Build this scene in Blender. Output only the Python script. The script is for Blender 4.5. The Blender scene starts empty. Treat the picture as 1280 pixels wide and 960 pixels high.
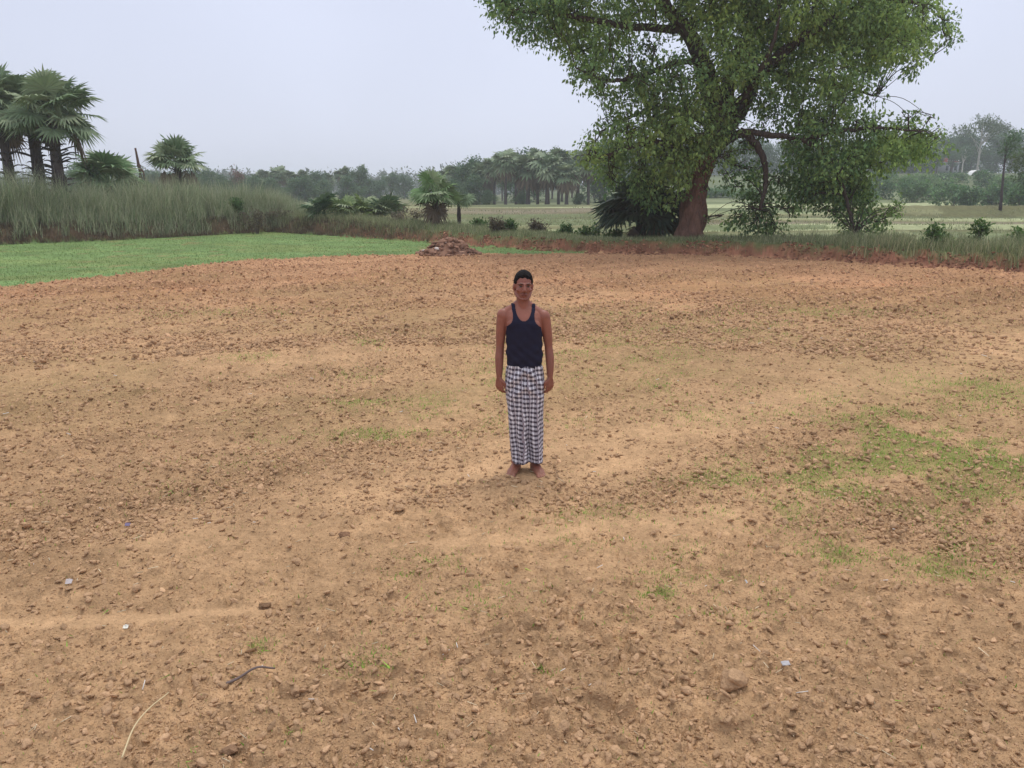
import bpy, math, numpy as np
from mathutils import Vector

# ------------------------------------------------------------------ camera, world, sun, exposure
SC = bpy.context.scene
COL = SC.collection
PITCH = math.radians(14.05); F = 967.0; CH = 2.35
CA, SA = math.cos(PITCH), math.sin(PITCH)
cam_d = bpy.data.cameras.new('camera'); cam = bpy.data.objects.new('camera', cam_d); COL.objects.link(cam)
cam.location = (0, 0, CH); cam.rotation_euler = (math.pi/2 - PITCH, 0, 0)
cam_d.sensor_fit = 'HORIZONTAL'; cam_d.sensor_width = 36.0; cam_d.lens = 36.0*F/1280.0
cam_d.clip_start = 0.05; cam_d.clip_end = 6000
SC.camera = cam

SUN_EL, SUN_AZ = math.radians(68), math.radians(20)      # azimuth from +Y (ahead), clockwise
w = bpy.data.worlds.new('World'); SC.world = w; w.use_nodes = True
nt = w.node_tree; nt.nodes.clear()
N = nt.nodes.new; L = nt.links.new
out = N('ShaderNodeOutputWorld'); bg = N('ShaderNodeBackground'); L(bg.outputs[0], out.inputs[0])
sky = N('ShaderNodeTexSky'); sky.sky_type = 'NISHITA'; sky.sun_disc = False
sky.sun_elevation = SUN_EL; sky.sun_rotation = SUN_AZ; sky.air_density = 1.0; sky.dust_density = 3.0
tc = N('ShaderNodeTexCoord'); sep = N('ShaderNodeSeparateXYZ'); L(tc.outputs['Generated'], sep.inputs[0])
ramp = N('ShaderNodeValToRGB'); L(sep.outputs['Z'], ramp.inputs[0])
e = ramp.color_ramp.elements
e[0].position = 0.0; e[0].color = (0.615, 0.65, 0.79, 1)
e[1].position = 1.0; e[1].color = (1.0, 1.0, 1.0, 1)
m_ = ramp.color_ramp.elements.new(0.22); m_.color = (0.60, 0.635, 0.775, 1)
nz = N('ShaderNodeTexNoise'); nz.inputs['Scale'].default_value = 1.6; nz.inputs['Detail'].default_value = 3
L(tc.outputs['Generated'], nz.inputs['Vector'])
mr = N('ShaderNodeMapRange'); mr.inputs[1].default_value = 0.3; mr.inputs[2].default_value = 0.7
mr.inputs[3].default_value = 9.4; mr.inputs[4].default_value = 11.8
L(nz.outputs['Fac'], mr.inputs[0])
vm = N('ShaderNodeVectorMath'); vm.operation = 'SCALE'; L(ramp.outputs[0], vm.inputs[0]); L(mr.outputs[0], vm.inputs['Scale'])
mx = N('ShaderNodeMix'); mx.data_type = 'RGBA'; mx.inputs[0].default_value = 0.86
L(sky.outputs[0], mx.inputs[6]); L(vm.outputs[0], mx.inputs[7]); L(mx.outputs[2], bg.inputs[0])
bg.inputs[1].default_value = 0.10

sd = bpy.data.lights.new('sun', 'SUN'); sd.energy = 1.15; sd.angle = math.radians(20); sd.color = (1.0, 0.95, 0.88)
sun = bpy.data.objects.new('sun', sd); COL.objects.link(sun)
sdir = Vector((math.sin(SUN_AZ)*math.cos(SUN_EL), math.cos(SUN_AZ)*math.cos(SUN_EL), math.sin(SUN_EL)))
sun.rotation_euler = sdir.to_track_quat('Z', 'Y').to_euler(); sun.location = (0, 0, 40)
vs = SC.view_settings; SC.display_settings.display_device = 'sRGB'
vs.view_transform = 'Standard'; vs.look = 'None'; vs.exposure = 0.27; vs.gamma = 1.0; vs.use_curve_mapping = False
SC.render.engine = 'CYCLES'
SC.cycles.max_bounces = 5; SC.cycles.diffuse_bounces = 3; SC.cycles.transmission_bounces = 3
SC.cycles.transparent_max_bounces = 4; SC.cycles.volume_bounces = 1; SC.cycles.glossy_bounces = 2
SC.cycles.use_denoising = True

# ------------------------------------------------------------------ pixel helpers (photo pixels 1280x960)
def W(px, py, Y):
    u = (px-640)/F; v = (480-py)/F
    t = Y/(CA + v*SA)
    return np.array([u*t, Y, CH + t*(v*CA - SA)])
def G(px, py, z=0.0):
    v = (480-py)/F
    t = (CH-z)/(SA - v*CA)
    return np.array([(px-640)/F*t, t*(CA+v*SA), z])

# ------------------------------------------------------------------ noise
def h2(ix, iy, seed):
    ix = ix.astype(np.int64); iy = iy.astype(np.int64)
    n = (ix*374761393 + iy*668265263 + seed*1442695041) & 0xffffffff
    n = ((n ^ (n >> 13))*1274126177) & 0xffffffff
    n = ((n ^ (n >> 16))*2246822519) & 0xffffffff
    return ((n ^ (n >> 15)) & 0xffffff)/float(0xffffff)
def vn(x, y, seed=0):
    x = np.asarray(x, float); y = np.asarray(y, float)
    ix = np.floor(x); iy = np.floor(y); fx = x-ix; fy = y-iy
    fx = fx*fx*(3-2*fx); fy = fy*fy*(3-2*fy)
    a = h2(ix, iy, seed); b = h2(ix+1, iy, seed); c = h2(ix, iy+1, seed); d = h2(ix+1, iy+1, seed)
    return (a*(1-fx)+b*fx)*(1-fy) + (c*(1-fx)+d*fx)*fy
def fbm(x, y, seed=0, o=4):
    s = 0; a = .5; t = 0
    for k in range(o):
        s = s + a*vn(x*2**k+17.3*k, y*2**k-9.1*k, seed+k); t += a; a *= .5
    return s/t
def sm(a, b, x):
    t = np.clip((x-a)/(b-a), 0, 1); return t*t*(3-2*t)
def bumps(x, y, cell, p, rmin, rmax, hf, seed):
    gx = x/cell; gy = y/cell; ix = np.floor(gx); iy = np.floor(gy)
    h = np.zeros_like(x)
    for dx in (-1, 0, 1):
        for dy in (-1, 0, 1):
            cx, cy = ix+dx, iy+dy
            ex = h2(cx, cy, seed) < p
            ox = h2(cx, cy, seed+1); oy = h2(cx, cy, seed+2); rr = h2(cx, cy, seed+3)
            r = rmin + (rmax-rmin)*rr**2
            asp = .7+.6*h2(cx, cy, seed+4)
            ddx = (gx-cx-ox)*cell*asp; ddy = (gy-cy-oy)*cell/asp
            an = h2(cx, cy, seed+5)*3.14; c1, s1 = np.cos(an), np.sin(an)
            u = ddx*c1+ddy*s1; v = -ddx*s1+ddy*c1
            d = np.maximum(np.maximum(np.abs(u), np.abs(.5*u+.87*v)), np.abs(.45*u-.80*v)*(.8+.5*h2(cx, cy, seed+6)))/r
            q = np.clip((1-d)*2.4, 0, 1)
            q = q*(1+.45*(u*(h2(cx, cy, seed+7)-.5)+v*(h2(cx, cy, seed+8)-.5))*2/r)
            h = np.maximum(h, np.where(ex & (d < 1), hf*r*np.clip(q, 0, 2), 0))
    return h

# ------------------------------------------------------------------ terrain definition
FT = [G(0,306), G(150,300), G(300,292), G(340,290), G(420,295), G(530,302), G(610,309), G(740,317), G(880,319), G(1000,324), G(1100,331), G(1280,341)]
fx_ = np.array([-80, -45] + [p[0] for p in FT] + [26, 60]); fy_ = np.array([28, 30] + [p[1] for p in FT] + [19, 12.0])
GL = [G(0,358), G(130,346), G(300,326), G(400,321), G(520,318.5), G(600,317.5), G(735,317)]
gx_ = np.array([-60, -25] + [p[0] for p in GL] + [3.4, 200]); gy_ = np.array([5, 12.5] + [p[1] for p in GL] + [60, 60.0])
def bank_s(x, y):
    yf = np.interp(x, fx_, fy_)
    sl = (np.interp(x+.5, fx_, fy_) - np.interp(x-.5, fx_, fy_))
    return (y-yf)/np.sqrt(1+np.clip(sl, -1.3, 1.3)**2)
def green_m(x, y):
    d = y-np.interp(x, gx_, gy_) + .9*(fbm(x*.8, y*.8, 5)-.5) + .9*(fbm(x*3.5, y*3.5, 6)-.5)
    return sm(-.25, .25, d)
def bank_h(x):
    return np.interp(x, [-30, -15, -8, -3, 0, 40], [.8, .75, .65, .5, .45, .45])
def elong(px1, py1, px2, py2, wd, st=.62):
    a = G(px1, py1)[:2]; b = G(px2, py2)[:2]
    return (a, b, wd, st)
BARE = [elong(430,612,700,548,.55), elong(700,548,1000,478,.8), elong(1000,478,1290,425,1.2), elong(380,640,200,668,.4),
        elong(590,402,900,362,1.2,.4), elong(900,362,1050,352,1.2,.4), elong(-60,780,120,776,.05,.95), elong(120,776,330,762,.045,.95),
        elong(560,680,900,640,.12), elong(760,590,880,572,.35)]
def segd(x, y, a, b):
    d = b-a; t = np.clip(((x-a[0])*d[0]+(y-a[1])*d[1])/(d@d), 0, 1)
    return np.hypot(x-a[0]-t*d[0], y-a[1]-t*d[1])
def bare_m(x, y):
    m = np.zeros_like(x)
    wob = .6+.8*fbm(x*1.3, y*1.3, 61)
    for a, b, wd, st in BARE:
        m = np.maximum(m, st*(1-sm(wd*.6, wd*1.5, segd(x, y, a, b)*wob)))
    return m
WEED = [(1090,570,90,26,.9),(1180,560,110,34,1),(1250,575,60,30,1),(1000,590,90,20,.6),(1130,520,160,25,.45),(1230,490,90,25,.45),
        (900,600,80,14,.45),(1060,615,60,14,.8),(1200,610,80,18,.6),(1140,680,90,25,.5),(960,640,60,18,.5),(1040,690,40,16,.5),(1180,710,60,16,.4),
        (825,742,22,7,.8),(865,690,50,12,.2),(700,672,60,16,.16),(760,640,80,12,.25),(560,705,70,14,.16),(500,720,40,10,.12),
        (600,760,60,14,.14),(690,838,22,6,.3),(460,830,36,14,.25),(325,808,20,8,.3),(365,920,20,8,.3),(440,845,22,8,.2),
        (450,505,35,8,.6),(350,545,30,7,.7),(470,545,60,9,.5),(300,580,60,10,.25),(560,530,80,14,.4),(80,640,40,8,.35),(110,652,18,5,.5),
        (460,425,60,8,.4),(320,445,50,7,.35),(620,470,50,30,.3),(760,440,110,25,.35),(840,480,100,15,.3),(900,410,160,20,.3),(1000,390,160,14,.3),(700,520,50,10,.3),
        (820,390,120,10,.3),(1150,640,80,20,.35),(280,390,90,8,.25),(540,500,70,10,.3),(900,770,60,12,.2),(1010,745,50,12,.35),(860,720,60,10,.3),
        (650,740,70,10,.14),(760,770,60,12,.16),(230,610,60,8,.2),(860,520,60,14,.25),(430,470,90,9,.25)]
WG = []
for px, py, rx, ry, s_ in WEED:
    c = G(px, py); ex = abs(G(px+rx, py)[0]-c[0]); ey = abs(G(px, py-ry)[1]-G(px, py+ry)[1])/2
    WG.append((c[0], c[1], ex, ey, s_))
def weed_m(x, y):
    m = np.zeros_like(x)
    for cx, cy, ex, ey, s_ in WG:
        m = np.maximum(m, s_*np.exp(-(((x-cx)/ex)**2+((y-cy)/ey)**2)))
    n = fbm(x*2.2, y*2.2, 71, 4)
    return m*sm(.36, .56, n)
MAN = G(657, 588)
def base_H(x, y):
    s = bank_s(x, y) + .5*(fbm(x*.9, y*.9, 3)-.5) + .18*(fbm(x*4, y*4, 4)-.5)
    hb = bank_h(x)*(.85+.3*fbm(x*.5, y*.5, 8))
    pr = sm(-.05, .5, s)*(1-.92*sm(2.8, 5.0, s))
    z = hb*pr
    z = z + np.where((s > 0) & (s < .6), .30*(fbm(x*3.5, y*3.5, 12)-.5), 0)
    z = z + sm(-.15, .1, s)*sm(1.0, .5, s)*bumps(x, y, .28, .7, .05, .14, .55, 401)*(y < 60)
    far = sm(5, 9, s)
    for Yb, hh, sd_ in ((42,.16,1),(50,.2,2),(58,.22,3),(68,.3,4),(80,.25,5),(94,.3,6),(112,.3,7)):
        yy = y - 3.0*(vn(x*.045, x*0, 30+sd_)-.5)*2 - 0.05*x
        z = z + far*hh*np.exp(-((yy-Yb)/(.45+.006*Yb))**2)
    z = z + far*.8*np.exp(-(((y-71-.02*x)/2.0)**2))*sm(26, 36, x)
    R = sm(95, 230, y)*sm(-10, 70, x-0.0*y)
    z = z + 7.0*R
    z = z + far*.25*(fbm(x*.05, y*.05, 15)-.5)*sm(30, 80, y)
    return z
TD = G(1280, 425)[:2]-G(430, 612)[:2]; TD = TD/np.linalg.norm(TD)
def bands(x, y):
    u = x*TD[0]+y*TD[1]; v = -x*TD[1]+y*TD[0]
    return fbm(v*1.15+3, u*.10, 88, 3)
def soil_detail(x, y, r):
    wx = x + .05*(vn(x*14, y*14, 41)-.5); wy = y + .05*(vn(x*14, y*14, 42)-.5)
    b = bare_m(x, y); k = 1-.85*b
    man = 1-sm(.15, .55, np.hypot(x-MAN[0], (y-MAN[1])))
    k = k*(1-.85*man)
    bd = bands(x, y); dens = (.55+.7*fbm(x*.7, y*.7, 51))*(.6+.8*sm(.35, .62, bd)); k = k*(.82+.34*sm(.35, .62, bd))*(1+.8*sm(8, 18, r))
    u_ = x*TD[0]+y*TD[1]; v_ = -x*TD[1]+y*TD[0]; furrow = .028*(vn(v_*4.2+.6*vn(u_*.8, v_*.8, 56), u_*.22, 57)-.5)*(.4+.6*bd)
    h = bumps(wx, wy, .30, .26, .03, .09, .32, 101)*dens
    h = np.maximum(h, bumps(wx, wy, .15, .55, .02, .055, .5, 111)*dens)
    h = np.maximum(h, bumps(wx, wy, .075, .7, .012, .034, .6, 121))
    h = h + bumps(wx, wy, .036, .7, .006, .017, .7, 131)*sm(14, 7, r)*.8
    rel = .075*(fbm(x*1.1, y*1.1, 21)-.5) + .05*(fbm(x*4, y*4, 22)-.5) + .022*(fbm(x*14, y*14, 23, 3)-.5) + .010*(fbm(x*45, y*45, 24, 2)-.5)*sm(14, 7, r)
    return h*k*1.25 + furrow*(1-.7*man) + rel*(1-.55*b)*(1-.8*man)
def HT(x, y, detail=True):
    x = np.atleast_1d(np.asarray(x, float)); y = np.atleast_1d(np.asarray(y, float))
    z = base_H(x, y)
    s = bank_s(x, y); r = np.hypot(x, y); g = green_m(x, y)
    fld = (1-sm(0, .5, s))
    m = (r < 60) & (fld > 0)
    if detail and m.any():
        d = np.zeros_like(z); d[m] = soil_detail(x[m], y[m], r[m])
        z = z + d*fld*(1-.88*g)
    return z

# ------------------------------------------------------------------ materials
def mat(name, rough=.9, col=(.5,.5,.5), attr=True, nscale=None, namt=.25, bump=None, transl=0, spec=.2, nscale2=None, zs=None):
    m = bpy.data.materials.new(name); m.use_nodes = True
    t = m.node_tree; b = t.nodes['Principled BSDF']; o = t.nodes['Material Output']
    b.inputs['Roughness'].default_value = rough; b.inputs['Specular IOR Level'].default_value = spec
    if attr:
        a = t.nodes.new('ShaderNodeAttribute'); a.attribute_name = 'Col'; c = a.outputs['Color']
    else:
        a = t.nodes.new('ShaderNodeRGB'); a.outputs[0].default_value = (*col, 1); c = a.outputs[0]
    tcn = t.nodes.new('ShaderNodeTexCoord')
    cs = tcn.outputs['Object']
    if zs:
        mpn = t.nodes.new('ShaderNodeMapping'); mpn.inputs['Scale'].default_value = (1, 1, zs); t.links.new(cs, mpn.inputs[0]); cs = mpn.outputs[0]
    for sc_, am in ((nscale, namt), (nscale2, namt)):
        if sc_:
            n = t.nodes.new('ShaderNodeTexNoise'); n.inputs['Scale'].default_value = sc_; n.inputs['Detail'].default_value = 6
            n.inputs['Roughness'].default_value = .65
            t.links.new(cs, n.inputs['Vector'])
            mp = t.nodes.new('ShaderNodeMapRange'); mp.inputs[1].default_value = .25; mp.inputs[2].default_value = .75
            mp.inputs[3].default_value = 1-am; mp.inputs[4].default_value = 1+am
            t.links.new(n.outputs['Fac'], mp.inputs[0])
            v = t.nodes.new('ShaderNodeVectorMath'); v.operation = 'SCALE'
            t.links.new(c, v.inputs[0]); t.links.new(mp.outputs[0], v.inputs['Scale']); c = v.outputs[0]
    t.links.new(c, b.inputs['Base Color'])
    if bump:
        n = t.nodes.new('ShaderNodeTexNoise'); n.inputs['Scale'].default_value = bump[0]; n.inputs['Detail'].default_value = 8
        t.links.new(cs, n.inputs['Vector'])
        bp = t.nodes.new('ShaderNodeBump'); bp.inputs['Strength'].default_value = bump[1]; bp.inputs['Distance'].default_value = bump[2]
        t.links.new(n.outputs['Fac'], bp.inputs['Height']); t.links.new(bp.outputs[0], b.inputs['Normal'])
    if transl:
        tr = t.nodes.new('ShaderNodeBsdfTranslucent'); t.links.new(c, tr.inputs[0])
        ms = t.nodes.new('ShaderNodeMixShader'); ms.inputs[0].default_value = transl
        t.links.new(b.outputs[0], ms.inputs[1]); t.links.new(tr.outputs[0], ms.inputs[2]); t.links.new(ms.outputs[0], o.inputs[0])
    return m
M = {}
M['soil'] = mat('ploughed_soil', .95, nscale=34, nscale2=7, namt=.20, bump=(55, 1.0, .022), spec=.08)
M['land'] = mat('farmland_cover', .95, nscale=3, namt=.25, bump=(12, .5, .05), spec=.1)
M['turf'] = mat('green_crop', .9, nscale=6, namt=.28, nscale2=.7, bump=(25, .8, .04), spec=.1)
M['clod'] = mat('soil_clod', .95, nscale=40, namt=.2, bump=(70, 1.0, .015), spec=.08)
M['leaf'] = mat('leaf', .5, transl=.38, spec=.35)
M['blade'] = mat('grass_blade', .7, transl=.3, spec=.2)
M['palm'] = mat('palm_leaf', .6, transl=.15, spec=.2)
M['bark'] = mat('tree_bark', .95, nscale=6, namt=.38, nscale2=20, bump=(11, 1.0, .12), spec=.1, zs=.22)
M['plain'] = mat('painted_plain', .8)

# ------------------------------------------------------------------ mesh helpers
def build(name, V, Fc, m, parent=None, col=None, smooth=False, uv=None):
    """V (n,3); Fc list of (k,3)/(k,4) int arrays; col (n,3)"""
    if isinstance(Fc, np.ndarray): Fc = [Fc]
    Fc = [f for f in Fc if len(f)]
    me = bpy.data.meshes.new(name)
    V = np.asarray(V, np.float32)
    nl = sum(f.size for f in Fc); npoly = sum(len(f) for f in Fc)
    me.vertices.add(len(V)); me.vertices.foreach_set('co', V.ravel())
    me.loops.add(nl); me.polygons.add(npoly)
    li = np.concatenate([f.ravel() for f in Fc]).astype(np.int32)
    cnt = np.concatenate([np.full(len(f), f.shape[1]) for f in Fc])
    st = np.concatenate([[0], np.cumsum(cnt)[:-1]]).astype(np.int32)
    me.loops.foreach_set('vertex_index', li); me.polygons.foreach_set('loop_start', st)
    if smooth: me.polygons.foreach_set('use_smooth', np.ones(npoly, bool))
    if col is not None:
        a = me.attributes.new('Col', 'FLOAT_COLOR', 'POINT')
        c = np.ones((len(V), 4), np.float32); c[:, :3] = col
        a.data.foreach_set('color', c.ravel())
    if uv is not None:
        u = me.uv_layers.new(name='UVMap'); u.data.foreach_set('uv', np.asarray(uv, np.float32)[li].ravel())
    me.update(calc_edges=True); me.validate()
    if m is not None: me.materials.append(m)
    o = bpy.data.objects.new(name, me); COL.objects.link(o)
    if parent is not None: o.parent = parent
    return o
def tag(o, label=None, cat=None, group=None, kind=None):
    if label: o['label'] = label
    if cat: o['category'] = cat
    if group: o['group'] = group
    if kind: o['kind'] = kind
    return o
def empty(name, loc, rz=0, label=None, cat=None, group=None):
    o = bpy.data.objects.new(name, None); COL.objects.link(o); o.location = loc; o.rotation_euler = (0, 0, rz)
    o.empty_display_size = .1
    return tag(o, label, cat, group)
def copy_thing(o, loc, rz=0, sc=1, label=None):
    c = o.copy(); COL.objects.link(c); c.location = loc; c.rotation_euler = (0, 0, rz); c.scale = (sc, sc, sc) if np.isscalar(sc) else sc
    if label: c['label'] = label
    for ch in list(o.children):
        d = ch.copy(); COL.objects.link(d); d.parent = c
    return c
def norm(a): return a/np.maximum(np.linalg.norm(a, axis=-1, keepdims=True), 1e-9)
class Geo:
    def __init__(s): s.V = []; s.Q = []; s.T = []; s.C = []; s.n = 0
    def add(s, V, Q=None, T=None, C=None):
        V = np.asarray(V, float).reshape(-1, 3)
        if Q is not None and len(Q): s.Q.append(np.asarray(Q)+s.n)
        if T is not None and len(T): s.T.append(np.asarray(T)+s.n)
        s.V.append(V); c = np.ones((len(V), 3))*.5 if C is None else np.broadcast_to(np.asarray(C, float), (len(V), 3)); s.C.append(c)
        s.n += len(V)
    def obj(s, name, m, parent=None, smooth=False):
        f = []
        if s.Q: f.append(np.concatenate(s.Q))
        if s.T: f.append(np.concatenate(s.T))
        return build(name, np.concatenate(s.V), f, m, parent, np.concatenate(s.C), smooth)
    def tube(s, P, R, k=8, C=(.5,.5,.5), lobes=0, seed=0, cap=True):
        P = np.asarray(P, float); n = len(P); R = np.asarray(R, float)*np.ones(n)
        T = norm(np.gradient(P, axis=0)); ref = np.array([.13, 1, .07]) if abs(T[0][2]) > .7 else np.array([0, 0, 1.])
        V = np.zeros((n, k, 3)); a = np.arange(k)/k*2*math.pi
        u = norm(np.cross(ref, T[0]))
        for i in range(n):
            u = norm(u - (u@T[i])*T[i]); v = np.cross(T[i], u)
            rr = R[i]*(1 + lobes*(vn(np.cos(a)*2+seed, np.sin(a)*2+i*.25, seed)-.5)*2)
            V[i] = P[i] + (np.cos(a)*rr)[:, None]*u + (np.sin(a)*rr)[:, None]*v
        i, j = np.meshgrid(np.arange(n-1), np.arange(k), indexing='ij'); i = i.ravel(); j = j.ravel(); j2 = (j+1) % k
        Q = np.stack([i*k+j, i*k+j2, (i+1)*k+j2, (i+1)*k+j], 1)
        VV = V.reshape(-1, 3); Tn = None
        if cap:
            VV = np.concatenate([VV, P[:1], P[-1:]]); c0 = n*k
            jj = np.arange(k); Tn = np.concatenate([np.stack([np.full(k, c0), (jj+1) % k, jj], 1), np.stack([np.full(k, c0+1), (n-1)*k+jj, (n-1)*k+(jj+1) % k], 1)])
        s.add(VV, Q, Tn, C)
def smooth_path(P, n=6):
    P = np.asarray(P, float); out = []
    Pp = np.concatenate([[2*P[0]-P[1]], P, [2*P[-1]-P[-2]]])
    for i in range(len(P)-1):
        a, b, c, d = Pp[i:i+4]
        for t in np.arange(n)/n:
            out.append(.5*((2*b)+(-a+c)*t+(2*a-5*b+4*c-d)*t*t+(-a+3*b-3*c+d)*t**3))
    out.append(P[-1]); return np.array(out)
def leaves(P, D, size, rng, aspect=.55, cols=None, droop=.2):
    """diamond leaves folded on the midrib at P, pointing along D"""
    n = len(P); D = norm(D)
    up = norm(np.array([0, 0, 1.]) + rng.normal(0, .55, (n, 3)))
    sd = norm(np.cross(D, up)); nr = np.cross(sd, D)
    sz = (size*np.exp(rng.normal(0, .22, n)))[:, None]
    a = P; b = P + D*sz*.45 + sd*sz*aspect*.5 + nr*sz*.08; c = P + D*sz - nr*sz*droop*.4; d = P + D*sz*.45 - sd*sz*aspect*.5 + nr*sz*.08
    V = np.stack([a, b, c, d], 1).reshape(-1, 3)
    k = np.arange(n)*4
    T = np.concatenate([np.stack([k, k+1, k+2], 1), np.stack([k, k+2, k+3], 1)])
    C = np.repeat(cols, 4, 0) if cols is not None else None
    return V, T, C
def blob_leaves(g, blobs, n, size, rng, base=(.05,.09,.02), hi=(.16,.20,.04), tuft=11, tsp=.28, down=.5, shell=.5, hi_amt=.25):
    """blobs: rows (x,y,z,rx,ry,rz,weight,yellowness)"""
    B = np.asarray(blobs, float)
    wts = B[:, 6]*(B[:, 3]*B[:, 4]*B[:, 5])**.66; wts /= wts.sum()
    nt_ = max(1, n//tuft); bi = rng.choice(len(B), nt_, p=wts)
    d = norm(rng.normal(0, 1, (nt_, 3))); rr = rng.random(nt_)**shell
    C = B[bi, :3] + d*rr[:, None]*B[bi, 3:6]
    ti = np.repeat(np.arange(nt_), tuft); m = len(ti)
    off = rng.normal(0, tsp*.5, (m, 3)); off[:, 2] -= np.abs(rng.normal(0, tsp*.35, m))
    P = C[ti]+off
    D = norm(rng.normal(0, .6, (m, 3)) + d[ti]*.5 + np.array([0, 0, -down]))
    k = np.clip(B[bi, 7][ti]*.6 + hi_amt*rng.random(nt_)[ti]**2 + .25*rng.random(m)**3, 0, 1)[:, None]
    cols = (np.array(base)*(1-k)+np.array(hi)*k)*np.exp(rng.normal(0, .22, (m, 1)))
    V, T, CC = leaves(P, D, size, rng, cols=cols)
    g.add(V, None, T, CC)
    return C
def icoclod(rng):
    pass

# ------------------------------------------------------------------ GROUND SHEET (log-polar grid round the standpoint)
def ground():
    dense = np.linspace(-.735, .735, 1240)
    side = np.concatenate([np.linspace(.735, 2*math.pi-.735, 64)[1:-1]])
    th = np.concatenate([dense, side]); nc = len(th)
    r = [.02, .3, .7, 1.1, 1.5, 1.9]
    q = 2.2
    while q < 48: r.append(q); q *= 1+.0031
    while q < 260: r.append(q); q *= 1.009
    while q < 900: r.append(q); q *= 1.05
    r.append(930.0); r = np.array(r); nr = len(r)
    RR, TH = np.meshgrid(r, th, indexing='ij')
    x = (RR*np.sin(TH)).ravel(); y = (RR*np.cos(TH)).ravel()
    z = HT(x, y)
    # ground colours: earth, stubble, grass, paddy, plus painted shade of small pits
    s = bank_s(x, y) + .5*(fbm(x*.9, y*.9, 3)-.5)
    rr = np.hypot(x, y)
    n1 = fbm(x*.35, y*.35, 201)[:, None]; n2 = fbm(x*3, y*3, 202)[:, None]; n3 = vn(x*25, y*25, 203)[:, None]
    soil = np.array([.470, .298, .166])*(.82+.36*n1)*(.86+.28*n2)*(.9+.2*n3)
    far_k = sm(9, 28, rr)[:, None]
    soil = soil*(1-far_k) + far_k*soil*np.array([1.01, .91, .92])
    red = .5*(np.exp(-((y-19)/3.0)**2)*sm(.35,.6,fbm(x*.25,y*.5,204)))[:, None]
    soil = soil*(1+red*np.array([.10, -.06, -.10]))
    soil = soil*(.72+.55*vn(x*9, y*5, 206)[:, None]) if False else soil*(.93+.14*(vn(x*6+3, y*4, 206)[:, None]))
    bdc = bands(x, y)[:, None]; soil = soil*(1.03-.08*sm(.38, .62, bdc))
    pit_shade = (sm(.60, .70, fbm(x*5, y*3.2, 208, 3))*(1-bare_m(x, y)))[:, None]; soil = soil*(1-.09*pit_shade)  # noise spots darkened in colour as the shade of small pits
    soil = soil*(1+.13*(bare_m(x, y)**1.5)[:, None]*(1-.6*far_k))
    ol = (sm(.44, .66, fbm(x*.33+5, y*.5, 207))*sm(5.5, 9, rr)*(1-sm(22, 30, rr)))[:, None]
    soil = soil*(1-.22*ol) + .22*ol*np.array([.19, .165, .06])
    wm = (weed_m(x, y)*sm(.12, .5, weed_m(x, y)))[:, None]
    soil = soil*(1-.72*wm)+.72*wm*np.array([.15, .225, .045])
    g = green_m(x, y)[:, None]
    gr = np.array([.17, .26, .095])*(.75+.5*fbm(x*.6, y*.6, 210)[:, None])*(.85+.3*n3)
    yel = sm(.5, .7, fbm(x*.3, y*.9, 211))[:, None]; gr = gr*(1-.35*yel)+.35*yel*np.array([.24, .25, .085])
    brn = (sm(.66, .76, fbm(x*1.1, y*1.1, 213)))[:, None]; gr = gr*(1-.5*brn)+.5*brn*np.array([.28, .2, .1])
    c = soil*(1-g)+gr*g
    redsoil = np.array([.25, .118, .074])*(.45+1.1*fbm(x*2.2, y*2.2, 230)[:, None])*(.7+.6*n3)
    bg_ = np.array([.13, .15, .065])*(.7+.6*n2)
    lip = sm(.12, .55, s + .5*(fbm(x*2.2, y*2.2, 214)-.5))[:, None]
    bank = redsoil*(1-lip)+bg_*lip
    leftb = (1-sm(-10, -1, x))[:, None]; bank = bank*(1-.75*leftb)+.75*leftb*np.array([.12, .095, .06])*(.6+.8*n2)
    kb = sm(-.02, .06, s)[:, None]
    c = c*(1-kb)+bank*kb
    # farmland beyond
    fk = sm(3.4, 5.5, s)[:, None]
    yy = y - 6.0*(vn(x*.045, x*0, 31)-.5) - .05*x
    idx = np.digitize(yy, [42, 46, 50, 54, 58, 63, 68, 74, 80, 87, 94, 103, 112, 125, 140])
    plot = (idx*7 + np.floor(x/(11+idx*2.3)+idx*.37)).astype(int)
    pv = h2(plot, idx, 220)[:, None]; pv2 = h2(plot, idx, 221)[:, None]
    pale = np.array([.36, .39, .215]); grn = np.array([.17, .20, .10]); brw = np.array([.22, .19, .13])
    far = np.where(pv < .5, pale*(.85+.3*pv2), np.where(pv < .85, grn*(.8+.5*pv2), brw))*(.85+.3*n2)
    edge = np.zeros(len(x))
    for Yb in (42, 50, 58, 68, 80, 94, 112): edge = np.maximum(edge, np.exp(-((yy-Yb)/(.5+.006*Yb))**2))
    edge = np.maximum(edge, np.exp(-((y-71-.02*x)/2.2)**2)*sm(24, 34, x))[:, None]
    far = far*(1-.75*edge)+.75*edge*np.array([.13, .115, .055])
    deep = sm(105, 150, y)[:, None]; far = far*(1-deep)+deep*np.array([.12, .145, .075])*(.7+.6*fbm(x*.06, y*.06, 222)[:, None])
    lft = ((1-sm(-14, 0, x))*sm(40, 60, y))[:, None]; far = far*(1-.6*lft)+.6*lft*np.array([.20, .19, .09])*(.7+.6*n2)
    c = c*(1-fk)+far*fk
    V = np.stack([x, y, z], 1)
    i, j = np.meshgrid(np.arange(nr-1), np.arange(nc), indexing='ij'); i = i.ravel(); j = j.ravel(); j2 = (j+1) % nc
    Q = np.stack([i*nc+j, (i+1)*nc+j, (i+1)*nc+j2, i*nc+j2], 1)
    sf = s[Q].mean(1); gf = g[:, 0][Q].mean(1)
    zone = np.where(sf > 5.0, 3, np.where(sf > 0, 2, np.where(gf > .5, 1, 0)))
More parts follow.
